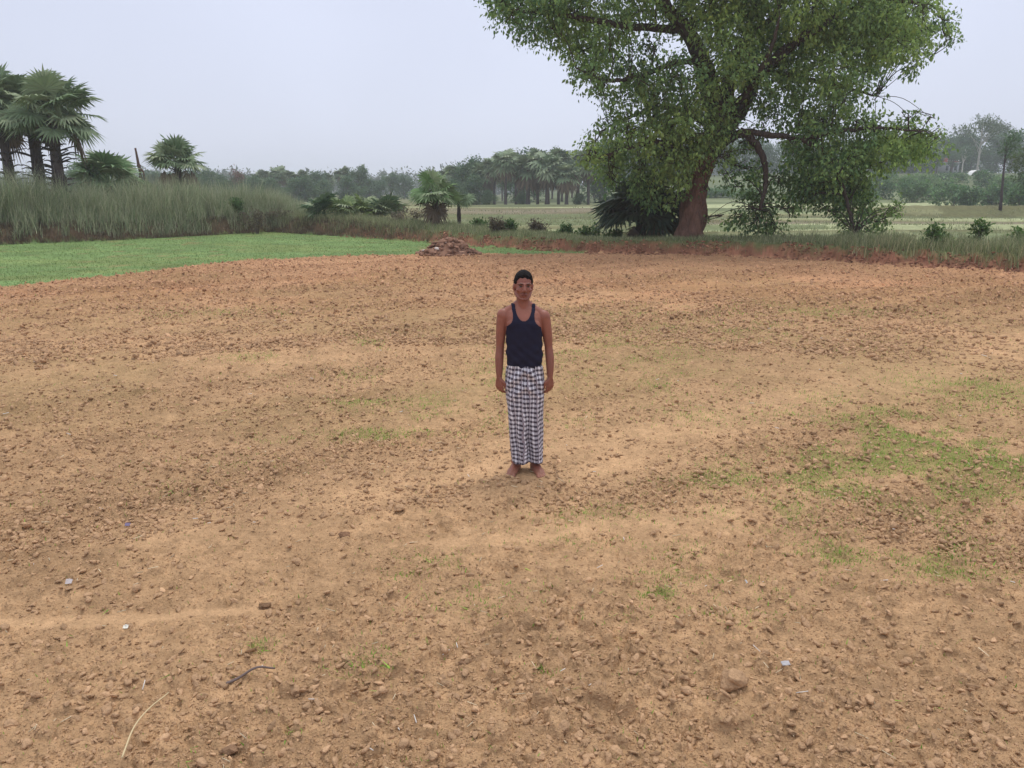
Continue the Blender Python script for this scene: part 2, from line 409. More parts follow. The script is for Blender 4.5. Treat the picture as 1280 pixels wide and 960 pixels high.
    for k, (nm, mt, lb) in enumerate((('ploughed_field', 'soil', 'dry ploughed brown field of loose clods'), ('green_field', 'turf', 'strip of short green crop beyond the ploughed field'),
                       ('earth_bank', 'land', 'low eroded red earth bank topped with grass'), ('farmland', 'land', 'pale green farmland plots beyond the bank'))):
        f = Q[zone == k]; u, inv = np.unique(f.ravel(), return_inverse=True)
        o = build(nm, V[u], inv.reshape(-1, 4), M[mt], None, c[u], smooth=(k != 0))
        tag(o, lb, None, None, 'structure')
ground()

# ------------------------------------------------------------------ loose soil
def ico(sub):
    import bmesh
    bm = bmesh.new(); bmesh.ops.create_icosphere(bm, subdivisions=sub, radius=1)
    V = np.array([v.co[:] for v in bm.verts]); T = np.array([[v.index for v in f.verts] for f in bm.faces]); bm.free(); return V, T
I1, I2, I3 = ico(1), ico(2), ico(4)
def clod_shape(base, rng, k):
    V, T = base
    out = []
    for _ in range(k):
        A = norm(rng.normal(0, 1, (7, 3))); wt = rng.uniform(.45, 1.0, 7)
        rr = .50 + (wt*np.exp(5*(V@A.T-1))).max(1)*.62                       # several lobes stuck together
        P = V*rr[:, None]*(1+.15*rng.normal(0, 1, (len(V), 1)))
        for a, o_ in zip(norm(rng.normal(0, 1, (5, 3))), rng.uniform(.35, .7, 5)):
            q = P@a; P = P - np.where(q > o_, (q-o_)*.9, 0)[:, None]*a
        out.append(P*np.array([1.15, rng.uniform(.6, 1), rng.uniform(.45, .8)]))
    return out
def scatter_clods():
    rng = np.random.default_rng(4)
    g = Geo()
    for (base, n, r0, r1, smin, smax) in ((I1, 110000, 2.3, 8.0, .0035, .013), (I2, 32000, 2.3, 6.5, .005, .040), (I1, 85000, 5.5, 14, .009, .048), (I1, 120000, 12, 31, .022, .085)):
        shp = clod_shape(base, rng, 10); T = base[1]; nv = len(base[0])
        th = rng.uniform(-.72, .72, n); r = r0*(r1/r0)**rng.random(n)
        x = r*np.sin(th); y = r*np.cos(th)
        keep = (rng.random(n) < (.22+.5*sm(.35, .65, fbm(x*1.2, y*1.2, 77))+.6*sm(.38, .60, bands(x, y)))*(1-.93*bare_m(x, y))) & (bank_s(x, y) < -.1) & (green_m(x, y) < .3) & (np.hypot(x-MAN[0], y-MAN[1]) > .22)
        x, y, r = x[keep], y[keep], r[keep]; n = len(x)
        z = HT(x, y)
        s = smin*(smax/smin)**(rng.random(n)**4.0)
        ang = rng.uniform(0, 6.28, n); tl = rng.normal(0, .35, (n, 2))
        c, sn = np.cos(ang), np.sin(ang)
        sh = np.array(shp)[rng.integers(0, 10, n)]                     # n,nv,3
        P = sh*s[:, None, None]
        X = P[:, :, 0]*c[:, None]-P[:, :, 1]*sn[:, None]; Yv = P[:, :, 0]*sn[:, None]+P[:, :, 1]*c[:, None]
        Z = P[:, :, 2]+X*tl[:, :1]+Yv*tl[:, 1:]
        V = np.stack([X+x[:, None], Yv+y[:, None], Z+(z+s*.12)[:, None]], 2).reshape(-1, 3)
        TT = (T[None]+(np.arange(n)*nv)[:, None, None]).reshape(-1, 3)
        far_k = sm(9, 28, r)[:, None]
        C = np.array([.485, .310, .183])*np.exp(rng.normal(0, .12, (n, 1))*(1+far_k*.8))*(1+far_k*np.array([0, -.09, -.07]))  # wider tone spread far off; darkest crumbs stand in for shaded crevices
        g.add(V, None, TT, np.repeat(C, nv, 0))
    tag(g.obj('soil_crumbs', M['clod']), 'loose brown crumbs and small clods strewn over the field', None, None, 'stuff')
scatter_clods()
def bank_rubble():
    rng = np.random.default_rng(44); g = Geo(); n = 9000; shp = np.array(clod_shape(I1, rng, 10)); T = I1[1]; nv = len(I1[0])
    x = rng.uniform(-9, 24, n); s = rng.normal(.12, .25, n)
    yf = np.interp(x, fx_, fy_); sl = np.interp(x+.5, fx_, fy_)-np.interp(x-.5, fx_, fy_); y = yf+s*np.sqrt(1+np.clip(sl, -1.3, 1.3)**2)
    k = rng.random(n) < sm(.35, .6, fbm(x*1.3, y*1.3, 47))*np.interp(x, [-9, -3], [.3, 1]); x, y = x[k], y[k]; n = len(x); z = HT(x, y)
    sz = .02*(5.5**(rng.random(n)**1.8)); a = rng.uniform(0, 6.28, n); P = shp[rng.integers(0, 10, n)]*sz[:, None, None]
    V = np.stack([P[:,:,0]*np.cos(a)[:,None]-P[:,:,1]*np.sin(a)[:,None]+x[:,None], P[:,:,0]*np.sin(a)[:,None]+P[:,:,1]*np.cos(a)[:,None]+y[:,None], P[:,:,2]*1.2+z[:,None]], 2).reshape(-1, 3)
    C = np.array([.27, .135, .088])*np.exp(rng.normal(0, .3, (n, 1)))
    g.add(V, None, (T[None]+(np.arange(n)*nv)[:, None, None]).reshape(-1, 3), np.repeat(C, nv, 0))
    tag(g.obj('bank_rubble', M['clod']), 'reddish crumbled earth fallen from the cut face of the bank', None, None, 'stuff')
bank_rubble()
def big_clod(px, py, wpx, label, flat=.62, seed=0, col=(.47,.30,.175)):
    rng = np.random.default_rng(seed+900); p = G(px, py); r = wpx/2/F*math.hypot(p[1], CH)
    V, T = I3; A_ = norm(rng.normal(0, 1, (9, 3))); P = V*(.6+(rng.uniform(.5, 1, 9)*np.exp(7*(V@A_.T-1))).max(1)*.5)[:, None]
    for _ in range(14):
        a = norm(rng.normal(0, 1, 3)); o_ = rng.uniform(.42, .85); q = P@a; P = P-np.where(q > o_, (q-o_)*.85, 0)[:, None]*a
    nn = fbm(P[:, 0]*3+P[:, 2]*2+9+seed, P[:, 1]*3-P[:, 2]*2+4, 3, 4)-.5
    P = P*(1+.5*nn[:, None])*np.array([1, .8, flat])*r
    z = HT(p[0], p[1])[0]
    o = build('clod', P, T, M['clod'], None, np.ones((len(P), 3))*np.array(col)*(1+.3*nn[:, None]), smooth=False)
    o.location = (p[0], p[1], z+r*flat*.45); tag(o, label, 'clod', 'large clods lying on the ploughed field')
big_clod(917, 857, 50, 'largest pale brown clod, broken on its near side, low right of the field', .75, 1)
big_clod(326, 616, 15, 'rounded pale clod left of the man on the ploughed field', .6, 2)
big_clod(331, 759, 22, 'dark flat clod at the end of the smooth pale streak', .4, 3, (.2,.12,.07))
big_clod(430, 671, 20, 'dark broken clod in the left middle of the field', .5, 4, (.24,.14,.085))
big_clod(371, 706, 18, 'squarish tan clod left of centre in the field', .6, 5)
big_clod(253, 875, 17, 'pale clod beside the tip of the dry straw', .7, 6)
big_clod(500, 641, 20, 'tan clod lying left in front of the man', .6, 7)
big_clod(729, 771, 14, 'small rounded clod below centre of the field', .6, 8)
big_clod(1105, 788, 17, 'chipped tan clod in the lower right of the field', .7, 9)
big_clod(1082, 772, 20, 'long flat tan clod in the lower right of the field', .35, 10)
big_clod(578, 832, 13, 'small dark clod at lower centre of the field', .6, 11, (.25,.15,.09))
big_clod(290, 943, 26, 'dark broken clod at the bottom edge of the field', .5, 12, (.27,.165,.10))

# ------------------------------------------------------------------ grass
def blades(name, x, y, h, wd, cols, rng, lean=.35, seg=2, z=None, mat_='blade', label=None):
    n = len(x); z = HT(x, y) if z is None else z
    a = rng.uniform(0, 2*math.pi, n); dx, dy = np.cos(a), np.sin(a)
    b = rng.uniform(0, 2*math.pi, n); lx, ly = np.cos(b), np.sin(b); ln = np.abs(rng.normal(0, lean, n))+.05
    V = []
    for k in range(seg+1):
        t = k/seg
        cx = x + lx*ln*h*t*t; cy = y + ly*ln*h*t*t; cz = z-.02 + h*t*(1-.35*ln*t)
        wk = wd*(1-t)**.7*.5
        if k < seg: V += [np.stack([cx-dx*wk, cy-dy*wk, cz], 1), np.stack([cx+dx*wk, cy+dy*wk, cz], 1)]
        else: V += [np.stack([cx, cy, cz], 1)]
    nv = 2*seg+1; VV = np.stack(V, 1).reshape(-1, 3); k0 = (np.arange(n)*nv)[:, None]
    Q = np.concatenate([k0+np.array([[2*k, 2*k+1, 2*k+3, 2*k+2]]) for k in range(seg-1)]) if seg > 1 else np.zeros((0, 4), int)
    T = k0+np.array([[2*(seg-1), 2*(seg-1)+1, 2*seg]])
    o = build(name, VV, [Q, T], M[mat_], None, np.repeat(cols, nv, 0))
    tag(o, label, None, None, 'stuff'); return o
def colmix(n, rng, a, b, p=1.5, j=.2):
    k = rng.random((n, 1))**p
    return (np.array(a)*(1-k)+np.array(b)*k)*np.exp(rng.normal(0, j, (n, 1)))
def grasses():
    rng = np.random.default_rng(11)
    # tall reed-like grass on the left bank
    n = 150000; x = rng.uniform(-40, -9.5, n); s = rng.uniform(.05, 6.5, n)
    yf = np.interp(x, fx_, fy_); sl = np.interp(x+.5, fx_, fy_)-np.interp(x-.5, fx_, fy_); y = yf + s*np.sqrt(1+np.clip(sl, -1.3, 1.3)**2)
    cl = fbm(x*1.4, y*1.4, 91); k = (rng.random(n) < sm(.30, .52, cl)) & (x < -12.3 + rng.normal(0, .5, n)) & (y < 60)
    x, y, s, cl = x[k], y[k], s[k], cl[k]; n = len(x)
    hh = np.interp(x, [-40, -24, -18, -14.5, -12.5], [2.35, 2.3, 2.1, 1.9, .9])*(.35+1.15*cl)*(.72+.56*fbm(x*.4, y*.4, 93, 2))*rng.uniform(.5, 1.15, n)*(.35+.65*sm(.0, 1.6, s))
    blades('tall_grass', x, y, hh, rng.uniform(.018, .034, n), colmix(n, rng, (.19,.27,.14), (.55,.53,.38), 1.3), rng, .30, 3,
           label='thick stand of tall grey-green grass along the left bank')
    # rough shorter grass on the bank
    n = 130000; x = rng.uniform(-14, 27, n); s = rng.uniform(.15, 5.5, n)
    yf = np.interp(x, fx_, fy_); sl = np.interp(x+.5, fx_, fy_)-np.interp(x-.5, fx_, fy_); y = yf + s*np.sqrt(1+np.clip(sl, -1.3, 1.3)**2)
    cl = fbm(x*1.6, y*1.6, 95)
    tall = np.interp(x, [-14, -5, 0, 4, 9, 12, 27], [.6, .40, .24, .14, .22, .5, .62])
    k = (rng.random(n) < sm(.25, .5, cl)*np.where(s < .5, .30+.3*(x > 11)+.35*(x < -3.0), 1)) & ~((np.abs(x-W(865,297,32)[0]) < 4) & (rng.random(n) < .45))
    x, y, s, cl, tall = x[k], y[k], s[k], cl[k], tall[k]; n = len(x)
    hh = tall*(.5+1.0*cl)*rng.uniform(.4, 1.3, n)
    blades('bank_grass', x, y, hh, rng.uniform(.012, .028, n), colmix(n, rng, (.16,.22,.09), (.44,.42,.27), 1.3), rng, .4, 2,
           label='rough green and straw coloured grass growing along the bank')
    # dead brush at the foot of the left bank
    n = 40000; x = rng.uniform(-38, -3, n); s = rng.uniform(-.15, .7, n)
    yf = np.interp(x, fx_, fy_); sl = np.interp(x+.5, fx_, fy_)-np.interp(x-.5, fx_, fy_); y = yf + s*np.sqrt(1+np.clip(sl, -1.3, 1.3)**2); k = rng.random(n) < np.interp(x, [-20, -13, -8, -3], [1, .8, .45, 0]); x, y = x[k], y[k]; n = len(x)
    blades('dry_brush', x, y, rng.uniform(.06, .38, n), rng.uniform(.012, .03, n), colmix(n, rng, (.10,.075,.05), (.24,.19,.13)), rng, .9, 2,
           label='brown dead undergrowth at the foot of the left bank')
    # crop blades on the green field
    n = 150000; th = rng.uniform(-.75, .15, n); r = rng.uniform(17, 50, n); x = r*np.sin(th); y = r*np.cos(th)
    k = (green_m(x, y) > rng.random(n)) & (bank_s(x, y) < .1) & (rng.random(n) < .3+.9*fbm(x*1.2, y*1.2, 97)); x, y = x[k], y[k]; n = len(x)
    blades('green_crop', x, y, rng.uniform(.03, .09, n), rng.uniform(.02, .04, n), colmix(n, rng, (.15,.25,.085), (.27,.34,.13), 1.5, .12), rng, .5, 1,
           label='short bright green crop covering the left field')
    # weeds in the ploughed soil
    n = 900000; th = rng.uniform(-.7, .72, n); r = 2.5*(28/2.5)**rng.random(n); x = r*np.sin(th); y = r*np.cos(th)
    wm = weed_m(x, y)*2.4 + .012
    k = (rng.random(n) < wm) & (bank_s(x, y) < -.2) & (green_m(x, y) < .3); x, y, r = x[k], y[k], r[k]; n = len(x)
    blades('field_weeds', x, y, rng.uniform(.012, .05, n)*(1+.03*r), rng.uniform(.004, .010, n)*(1+.06*r), colmix(n, rng, (.16,.36,.05), (.32,.52,.09), 1.3, .2), rng, .9, 1,
           label='small green weeds sprouting in patches between the clods')
    # far paddies get a nap of seedlings
    n = 90000; th = rng.uniform(-.5, .72, n); r = 33*(95/33)**rng.random(n); x = r*np.sin(th); y = r*np.cos(th)
    k = (bank_s(x, y) > 4.6) & (fbm(x*.25, y*.6, 98) > .54); x, y = x[k], y[k]; r = r[k]; n = len(x)
    blades('paddy_seedlings', x, y, rng.uniform(.1, .28, n), rng.uniform(.02, .05, n)*(1+.01*r), colmix(n, rng, (.20,.24,.12), (.42,.42,.27), 1.0, .15), rng, .4, 1,
           label='pale green seedlings covering the plots beyond the bank')
grasses()

# ------------------------------------------------------------------ THE BIG TREE
def big_tree():
    rng = np.random.default_rng(21); Y0 = 32.3
    B0 = W(864, 298, Y0); z0 = HT(B0[0], B0[1])[0]
    root = empty('spreading_tree', (B0[0], B0[1], z0), 0, 'huge spreading leafy tree with a thick reddish trunk on the bank', 'tree')
    O = np.array([B0[0], B0[1], z0])
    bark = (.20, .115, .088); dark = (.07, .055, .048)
    def LP(pts, dys): return np.array([W(px, py, Y0+d) for (px, py), d in zip(pts, dys)])-O
    g = Geo()
    tp = smooth_path(np.concatenate([[LP([(861, 303)], [0])[0]-[0, 0, .25]], LP([(863,292),(865,272),(867,250),(871,225),(878,200),(889,172)], [0,0,0,0,0,.1])]), 6)
    tz = np.linspace(0, 1, len(tp)); R = np.interp(tz, [0, .1, .25, .6, 1], [.72, .59, .54, .49, .44])
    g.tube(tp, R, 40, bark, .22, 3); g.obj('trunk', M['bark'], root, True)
    limbs = [
     ([(890,180),(894,150),(890,110),(878,75),(858,38),(826,0),(795,-45),(770,-90)], [0,-.2,-.4,-.6,-.8,-1,-1.2,-1.2], .42, .10),
     ([(893,178),(906,130),(915,90),(935,45),(950,-20),(960,-90)], [0,.4,.8,1,1.2,1.4], .34, .08),
     ([(895,175),(925,140),(945,100),(985,60),(1040,25),(1100,0),(1150,5)], [.1,.2,0,-.4,-.9,-1.2,-1.5], .30, .05),
     ([(886,200),(905,178),(926,168),(944,178),(955,202),(957,232),(950,262)], [0,-.6,-1.2,-1.5,-1.6,-1.7,-1.8], .20, .05),
     ([(925,163),(960,168),(1000,172),(1045,165),(1100,160),(1150,165)], [-1.2,-1.7,-2.0,-2.2,-2.3,-2.2], .13, .03),
     ([(1000,172),(1030,190),(1050,225),(1062,265),(1068,292)], [-2.0,-2.2,-2.3,-2.3,-2.2], .10, .03),
     ([(880,205),(850,185),(815,178),(775,188),(745,200)], [0,-.8,-1.6,-2,-2.2], .16, .03),
     ([(888,160),(860,140),(820,135),(780,150),(750,165)], [0,.8,1.4,1.8,2], .14, .03),
     ([(858,38),(815,35),(765,30),(710,20),(660,15),(625,10)], [-.8,-1.2,-1.2,-1,-.8,-.6], .16, .03),
     ([(878,75),(840,80),(800,95),(760,100),(720,85)], [-.6,-1.8,-2.2,-2.2,-2], .13, .03),
     ([(915,90),(960,90),(1010,100),(1060,110),(1095,120)], [.8,1.6,2.2,2.2,2], .15, .03),
     ([(890,150),(880,120),(870,80),(865,30),(850,-30)], [.3,1.6,2.6,3.2,3.6], .18, .04),
     ([(935,45),(965,20),(1000,-30),(1040,-70)], [1,1.4,1.8,2], .14, .03),
     ([(906,130),(930,120),(960,70),(975,20)], [.4,-1.4,-2.6,-3.2], .15, .03),
    ]
    segs = []
    for k, (pts, dys, r0, r1) in enumerate(limbs):
        P = smooth_path(LP(pts, dys), 7); P[1:-1] += rng.normal(0, .018, (len(P)-2, 3))
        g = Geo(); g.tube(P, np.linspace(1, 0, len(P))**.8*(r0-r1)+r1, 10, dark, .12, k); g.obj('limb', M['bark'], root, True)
        segs.append(P)
    LPs = np.concatenate(segs)
    # foliage masses: px, py, radius px, weight, yellowness
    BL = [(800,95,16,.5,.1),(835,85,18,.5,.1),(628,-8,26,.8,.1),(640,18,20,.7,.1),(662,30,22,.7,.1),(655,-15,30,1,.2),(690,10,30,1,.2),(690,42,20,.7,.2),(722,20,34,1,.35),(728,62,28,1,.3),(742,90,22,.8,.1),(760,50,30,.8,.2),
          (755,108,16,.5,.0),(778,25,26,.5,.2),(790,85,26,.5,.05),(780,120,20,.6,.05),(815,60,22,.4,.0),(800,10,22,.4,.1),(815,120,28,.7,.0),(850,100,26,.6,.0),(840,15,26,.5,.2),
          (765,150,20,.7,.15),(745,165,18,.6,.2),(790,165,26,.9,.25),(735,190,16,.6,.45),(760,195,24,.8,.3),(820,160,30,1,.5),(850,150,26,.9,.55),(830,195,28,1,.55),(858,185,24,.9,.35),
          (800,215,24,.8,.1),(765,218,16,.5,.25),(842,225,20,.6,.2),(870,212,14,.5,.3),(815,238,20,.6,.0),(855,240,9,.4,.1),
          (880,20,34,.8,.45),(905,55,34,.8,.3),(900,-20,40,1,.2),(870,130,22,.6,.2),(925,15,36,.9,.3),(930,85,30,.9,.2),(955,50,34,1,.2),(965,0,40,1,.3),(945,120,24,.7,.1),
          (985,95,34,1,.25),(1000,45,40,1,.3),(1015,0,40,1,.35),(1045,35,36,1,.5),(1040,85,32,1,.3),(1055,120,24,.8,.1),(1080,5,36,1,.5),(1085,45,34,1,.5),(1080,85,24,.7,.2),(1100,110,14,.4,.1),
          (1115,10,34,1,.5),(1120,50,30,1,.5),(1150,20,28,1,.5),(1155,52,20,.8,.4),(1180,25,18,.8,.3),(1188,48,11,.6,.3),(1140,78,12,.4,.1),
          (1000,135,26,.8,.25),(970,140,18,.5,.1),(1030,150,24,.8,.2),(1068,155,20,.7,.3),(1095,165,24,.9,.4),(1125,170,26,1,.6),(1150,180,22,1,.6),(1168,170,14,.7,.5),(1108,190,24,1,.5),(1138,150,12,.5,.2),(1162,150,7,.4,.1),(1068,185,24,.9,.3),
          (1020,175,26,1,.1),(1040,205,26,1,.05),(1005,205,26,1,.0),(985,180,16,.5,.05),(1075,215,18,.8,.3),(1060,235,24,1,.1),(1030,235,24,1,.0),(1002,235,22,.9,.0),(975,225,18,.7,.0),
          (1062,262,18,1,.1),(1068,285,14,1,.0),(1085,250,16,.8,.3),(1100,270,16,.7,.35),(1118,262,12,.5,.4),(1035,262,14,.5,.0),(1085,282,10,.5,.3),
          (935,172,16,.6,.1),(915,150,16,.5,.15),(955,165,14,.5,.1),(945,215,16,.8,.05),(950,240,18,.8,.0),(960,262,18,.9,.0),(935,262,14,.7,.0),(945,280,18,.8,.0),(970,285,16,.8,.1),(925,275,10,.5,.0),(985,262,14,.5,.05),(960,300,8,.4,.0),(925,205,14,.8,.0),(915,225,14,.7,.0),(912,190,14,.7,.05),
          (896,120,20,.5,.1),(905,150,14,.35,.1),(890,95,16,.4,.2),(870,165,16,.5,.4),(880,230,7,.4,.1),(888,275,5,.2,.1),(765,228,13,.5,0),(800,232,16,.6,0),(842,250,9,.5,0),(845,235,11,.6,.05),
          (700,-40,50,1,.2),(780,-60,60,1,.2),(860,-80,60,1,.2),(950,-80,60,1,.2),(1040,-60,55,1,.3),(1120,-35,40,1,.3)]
    rows = []; mpp = Y0/F*1.03
    cx = 900
    for (px, py, r, wgt, yel) in BL:
        reach = math.sqrt(max(0, 1-((px-cx)/330)**2))*(3.4 if py < 140 else 2.2)
        if py > 215: reach = .8
        for q in range(3 if r > 20 else 2):
            dy = rng.uniform(-1, 1)*reach + (-1.0 if px > 960 and py > 140 else 0)
            if px < 900 and py > 150: dy -= .6
            c = W(px+rng.normal(0, 3), py+rng.normal(0, 3), Y0+dy)-O
            R_ = r*mpp
            rows.append((c[0], c[1], c[2], R_, R_*1.1, R_*.95, wgt, max(0, yel+rng.normal(0, .18))))
    for (px, py, r, yel, dy) in ((845,85,20,.3,-2.8),(800,100,18,.2,-3.0),(868,190,20,.5,-2.2),(890,165,20,.4,-2.4),(900,195,18,.2,-2.2),(860,150,24,.5,-2.8),(905,140,20,.2,-2.6),(850,205,22,.5,-2.4),(870,120,22,.4,-2.6),(915,165,16,.1,-2.2),(900,100,24,.3,-2.8)):
        c = W(px, py, Y0+dy)-O; R_ = r*mpp*.95; rows.append((c[0], c[1], c[2], R_, R_*.8, R_*.9, 1.1, yel))
    # branches from the nearest limb to every foliage mass, then thin twigs
    g = Geo(); twig = []
    for b in rows:
        c = np.array(b[:3]); d = np.linalg.norm(LPs-c+np.array([0, 0, .6]), axis=1); i = d.argmin(); a = LPs[i]
        mid = (a+c)/2+np.array([0, 0, .25])+rng.normal(0, .12, 3)
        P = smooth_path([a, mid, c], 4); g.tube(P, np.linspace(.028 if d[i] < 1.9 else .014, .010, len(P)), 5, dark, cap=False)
        for _ in range(4):
            e_ = c+norm(rng.normal(0, 1, 3))*b[3]*.85
            P = smooth_path([c*.7+a*.3 if _ % 2 else c, (c+e_)/2+rng.normal(0, .08, 3), e_], 3); g.tube(P, np.linspace(.018, .006, len(P)), 4, dark, cap=False)
    g.obj('twigwork', M['bark'], root)
    g = Geo()
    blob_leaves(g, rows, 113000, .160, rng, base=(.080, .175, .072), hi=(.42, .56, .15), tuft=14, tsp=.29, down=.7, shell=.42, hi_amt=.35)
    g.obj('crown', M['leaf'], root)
big_tree()

# ------------------------------------------------------------------ fan palms
def fan(g, hub, ax, nrm, R, nseg, col, rng, spread=2.3, droop=.25):
    ax = norm(ax); sd = norm(np.cross(ax, nrm)); nr = np.cross(sd, ax)
    a = np.linspace(-spread, spread, nseg); da = 2*spread/nseg
    L_ = R*(1-.10*(np.abs(a)/spread)**2)*rng.uniform(.9, 1.05, nseg)
    d = np.cos(a)[:, None]*ax+np.sin(a)[:, None]*sd
    p = -np.sin(a)[:, None]*ax+np.cos(a)[:, None]*sd
    wm_ = L_*.55*math.tan(da/2)*1.05
    fold = np.where(np.arange(nseg) % 2 == 0, 1, -1)[:, None]*nr*R*.02
    hubv = np.repeat(hub[None], nseg, 0)
    m = hub+d*(L_*.55)[:, None]+nr*.02
    gz = np.array([0, 0, -1.])
    m1 = m+p*wm_[:, None]+fold; m2 = m-p*wm_[:, None]-fold
    t = hub+d*(L_*.97)[:, None]+gz*(droop*R*(.3+rng.random(nseg)))[:, None]
    V = np.stack([hubv, m1, t, m2], 1).reshape(-1, 3); k = np.arange(nseg)*4
    T = np.concatenate([np.stack([k, k+1, k+3], 1), np.stack([k+3, k+1, k+2], 1)])
    C = np.repeat(col*np.exp(rng.normal(0, .12, (nseg, 1))), 4, 0)
    g.add(V, None, T, C)
def palm(seed, H, R=1.0, nleaf=34, trunk_r=.24, stubs=0, pet=.9, name='fan_palm', label=None, cat='palm', group=None, loc=(0,0,0), col=(.155,.225,.125), hi=(.34,.40,.25), dead=0, nseg=22, lean=0, updown=(-.45,1.0), col_t=(.085,.07,.07)):
    rng = np.random.default_rng(seed); root = empty(name, loc, 0, label, cat, group)
    g = Geo()
    if H > .5:
        P = smooth_path([[0, 0, -.4], [lean*.3, 0, H*.5], [lean, 0, H]], 10)
        g.tube(P, trunk_r*np.linspace(1.25, .9, len(P))*(1+.06*rng.normal(0, 1, len(P))), 10, col_t, .15, seed)
        top = P[-1]
        for k in range(stubs):
            z = rng.uniform(.25, 1)*H; a = rng.uniform(0, 6.28); i = int(z/H*(len(P)-1)); c = P[i]
            l = rng.uniform(.2, .75)*(1 if rng.random() < .7 else 1.6); dr = np.array([math.cos(a), math.sin(a), 0])
            Q = smooth_path([c+dr*trunk_r*.7+[0,0,0], c+dr*(trunk_r+l*.5)+[0, 0, l*.22], c+dr*(trunk_r+l)+[0, 0, l*rng.uniform(.1, .35)]], 3)
            g.tube(Q, np.linspace(.045, .018, len(Q)), 4, col_t, cap=False)
        g.obj('trunk', M['bark'], root, False)
    else: top = np.array([0, 0, H])
    g = Geo(); gd = Geo()
    for k in range(nleaf+dead):
        isd = k >= nleaf
        sz = rng.uniform(*updown) if not isd else rng.uniform(-.95, -.6)
        a = k*2.399+rng.normal(0, .3)
        d = norm(np.array([math.cos(a)*math.sqrt(max(.02, 1-sz*sz)), math.sin(a)*math.sqrt(max(.02, 1-sz*sz)), sz]))
        pl = pet*rng.uniform(.75, 1.15)
        hub = top+d*pl+np.array([0, 0, -.06*pl*(1-sz)])
        gg = gd if isd else g
        kk = rng.random()**2; c = np.array(col)*(1-kk)+np.array(hi)*kk
        if isd: c = np.array([.16, .12, .085])
        Q = smooth_path([top, top+d*pl*.5+[0, 0, .04], hub], 2); gg.tube(Q, [.035, .03, .027, .022, .02], 4, c*1.1, cap=False)
        tang = norm(np.cross(d, [0, 0, 1.])+1e-6); nrm = norm(np.cross(tang, d)+rng.normal(0, .35, 3))
        ax = norm(d+np.array([0, 0, -.25 if not isd else -1.0]))
        fan(gg, hub, ax, nrm, R*rng.uniform(.8, 1.1), nseg, c, rng, droop=.22 if not isd else .5)
    g.obj('crown', M['palm'], root)
    if dead: gd.obj('dead_skirt', M['palm'], root)
    return root
def at(px, py, Y, dz=0):
    p = W(px, py, Y); z = HT(p[0], p[1], False)[0]; return np.array([p[0], p[1], z+dz])
def palm_at(seed, px, base_py, Y, top_py, **k):
    p = at(px, base_py, Y); top = W(px, top_py, Y)[2]; R = k.get('R', 1.0); pet = k.get('pet', .9)
    H = max(.05, top-p[2]-R*.75-pet*.75)
    return palm(seed, H, loc=tuple(p), **k)
palm_at(1, 15, 240, 40.5, 88, R=1.2, nleaf=40, trunk_r=.22, stubs=70, pet=1.25, label='tall fan palm cut by the left edge of the photo', group='tall fan palms behind the tall grass', nseg=26, dead=2)
palm_at(2, 52, 240, 41.5, 78, R=1.25, nleaf=46, trunk_r=.25, stubs=80, pet=1.35, label='tallest fan palm with black trunk, middle of the left cluster', group='tall fan palms behind the tall grass', nseg=26, dead=2)
palm_at(3, 76, 240, 40.0, 90, R=1.25, nleaf=42, trunk_r=.25, stubs=130, pet=1.45, label='fan palm with bristly trunk, rightmost of the tall left cluster', group='tall fan palms behind the tall grass', nseg=26, dead=1)
palm_at(4, 138, 230, 44, 186, R=1.3, nleaf=36, pet=1.2, name='young_palm', label='low bushy fan palm without visible trunk right of the tall cluster', group='young fan palms behind the tall grass', updown=(.0, 1.0), col=(.14,.25,.11))
palm_at(5, 225, 240, 50, 172, R=1.1, nleaf=34, pet=.95, trunk_r=.24, stubs=60, dead=3, name='young_palm', label='small round-headed fan palm standing alone above the tall grass', group='young fan palms behind the tall grass', updown=(-.1, 1.0), col=(.15,.23,.12))
palm_at(6, 545, 285, 40, 214, R=.85, nleaf=26, pet=.72, trunk_r=.18, stubs=30, dead=3, name='young_palm', label='short stout fan palm with drooping dead leaves behind the soil heap', group='young fan palms behind the bank', updown=(-.1, 1.0), col=(.14,.25,.095), col_t=(.1,.07,.05))
palm_at(7, 574, 287, 43, 232, R=.6, nleaf=10, pet=.5, trunk_r=.10, name='young_palm', label='small dark palm leaning beside the short stout fan palm', group='young fan palms behind the bank', updown=(0, .9))
for k, (px, tp, R_, lb) in enumerate(((405, 250, .75, 'dark low palm clump at the left end of the row behind the bank'), (437, 246, .8, 'pale green low palm clump, second in the row behind the bank'),
                              (458, 250, .7, 'bright low palm clump in the middle of the row behind the bank'), (482, 250, .8, 'dark green low palm clump at the right end of the row behind the bank'))):
    palm_at(10+k, px, 276, 44.5, tp-9, R=R_*1.15, nleaf=13, pet=.75, name='palm_clump', label=lb, cat='palm', group='low palm clumps behind the bank', updown=(.1, .95), col=[(.06,.13,.06),(.17,.24,.10),(.19,.26,.09),(.08,.15,.075)][k])
palm_at(20, 800, 296, 34.5, 208, R=1.5, nleaf=44, pet=1.15, trunk_r=.22, stubs=10, dead=2, name='dark_palm', label='dark bushy fan palm under the big tree, left of its trunk', updown=(-.35, .9), col=(.028,.055,.035), hi=(.07,.10,.06), col_t=(.05,.04,.035))

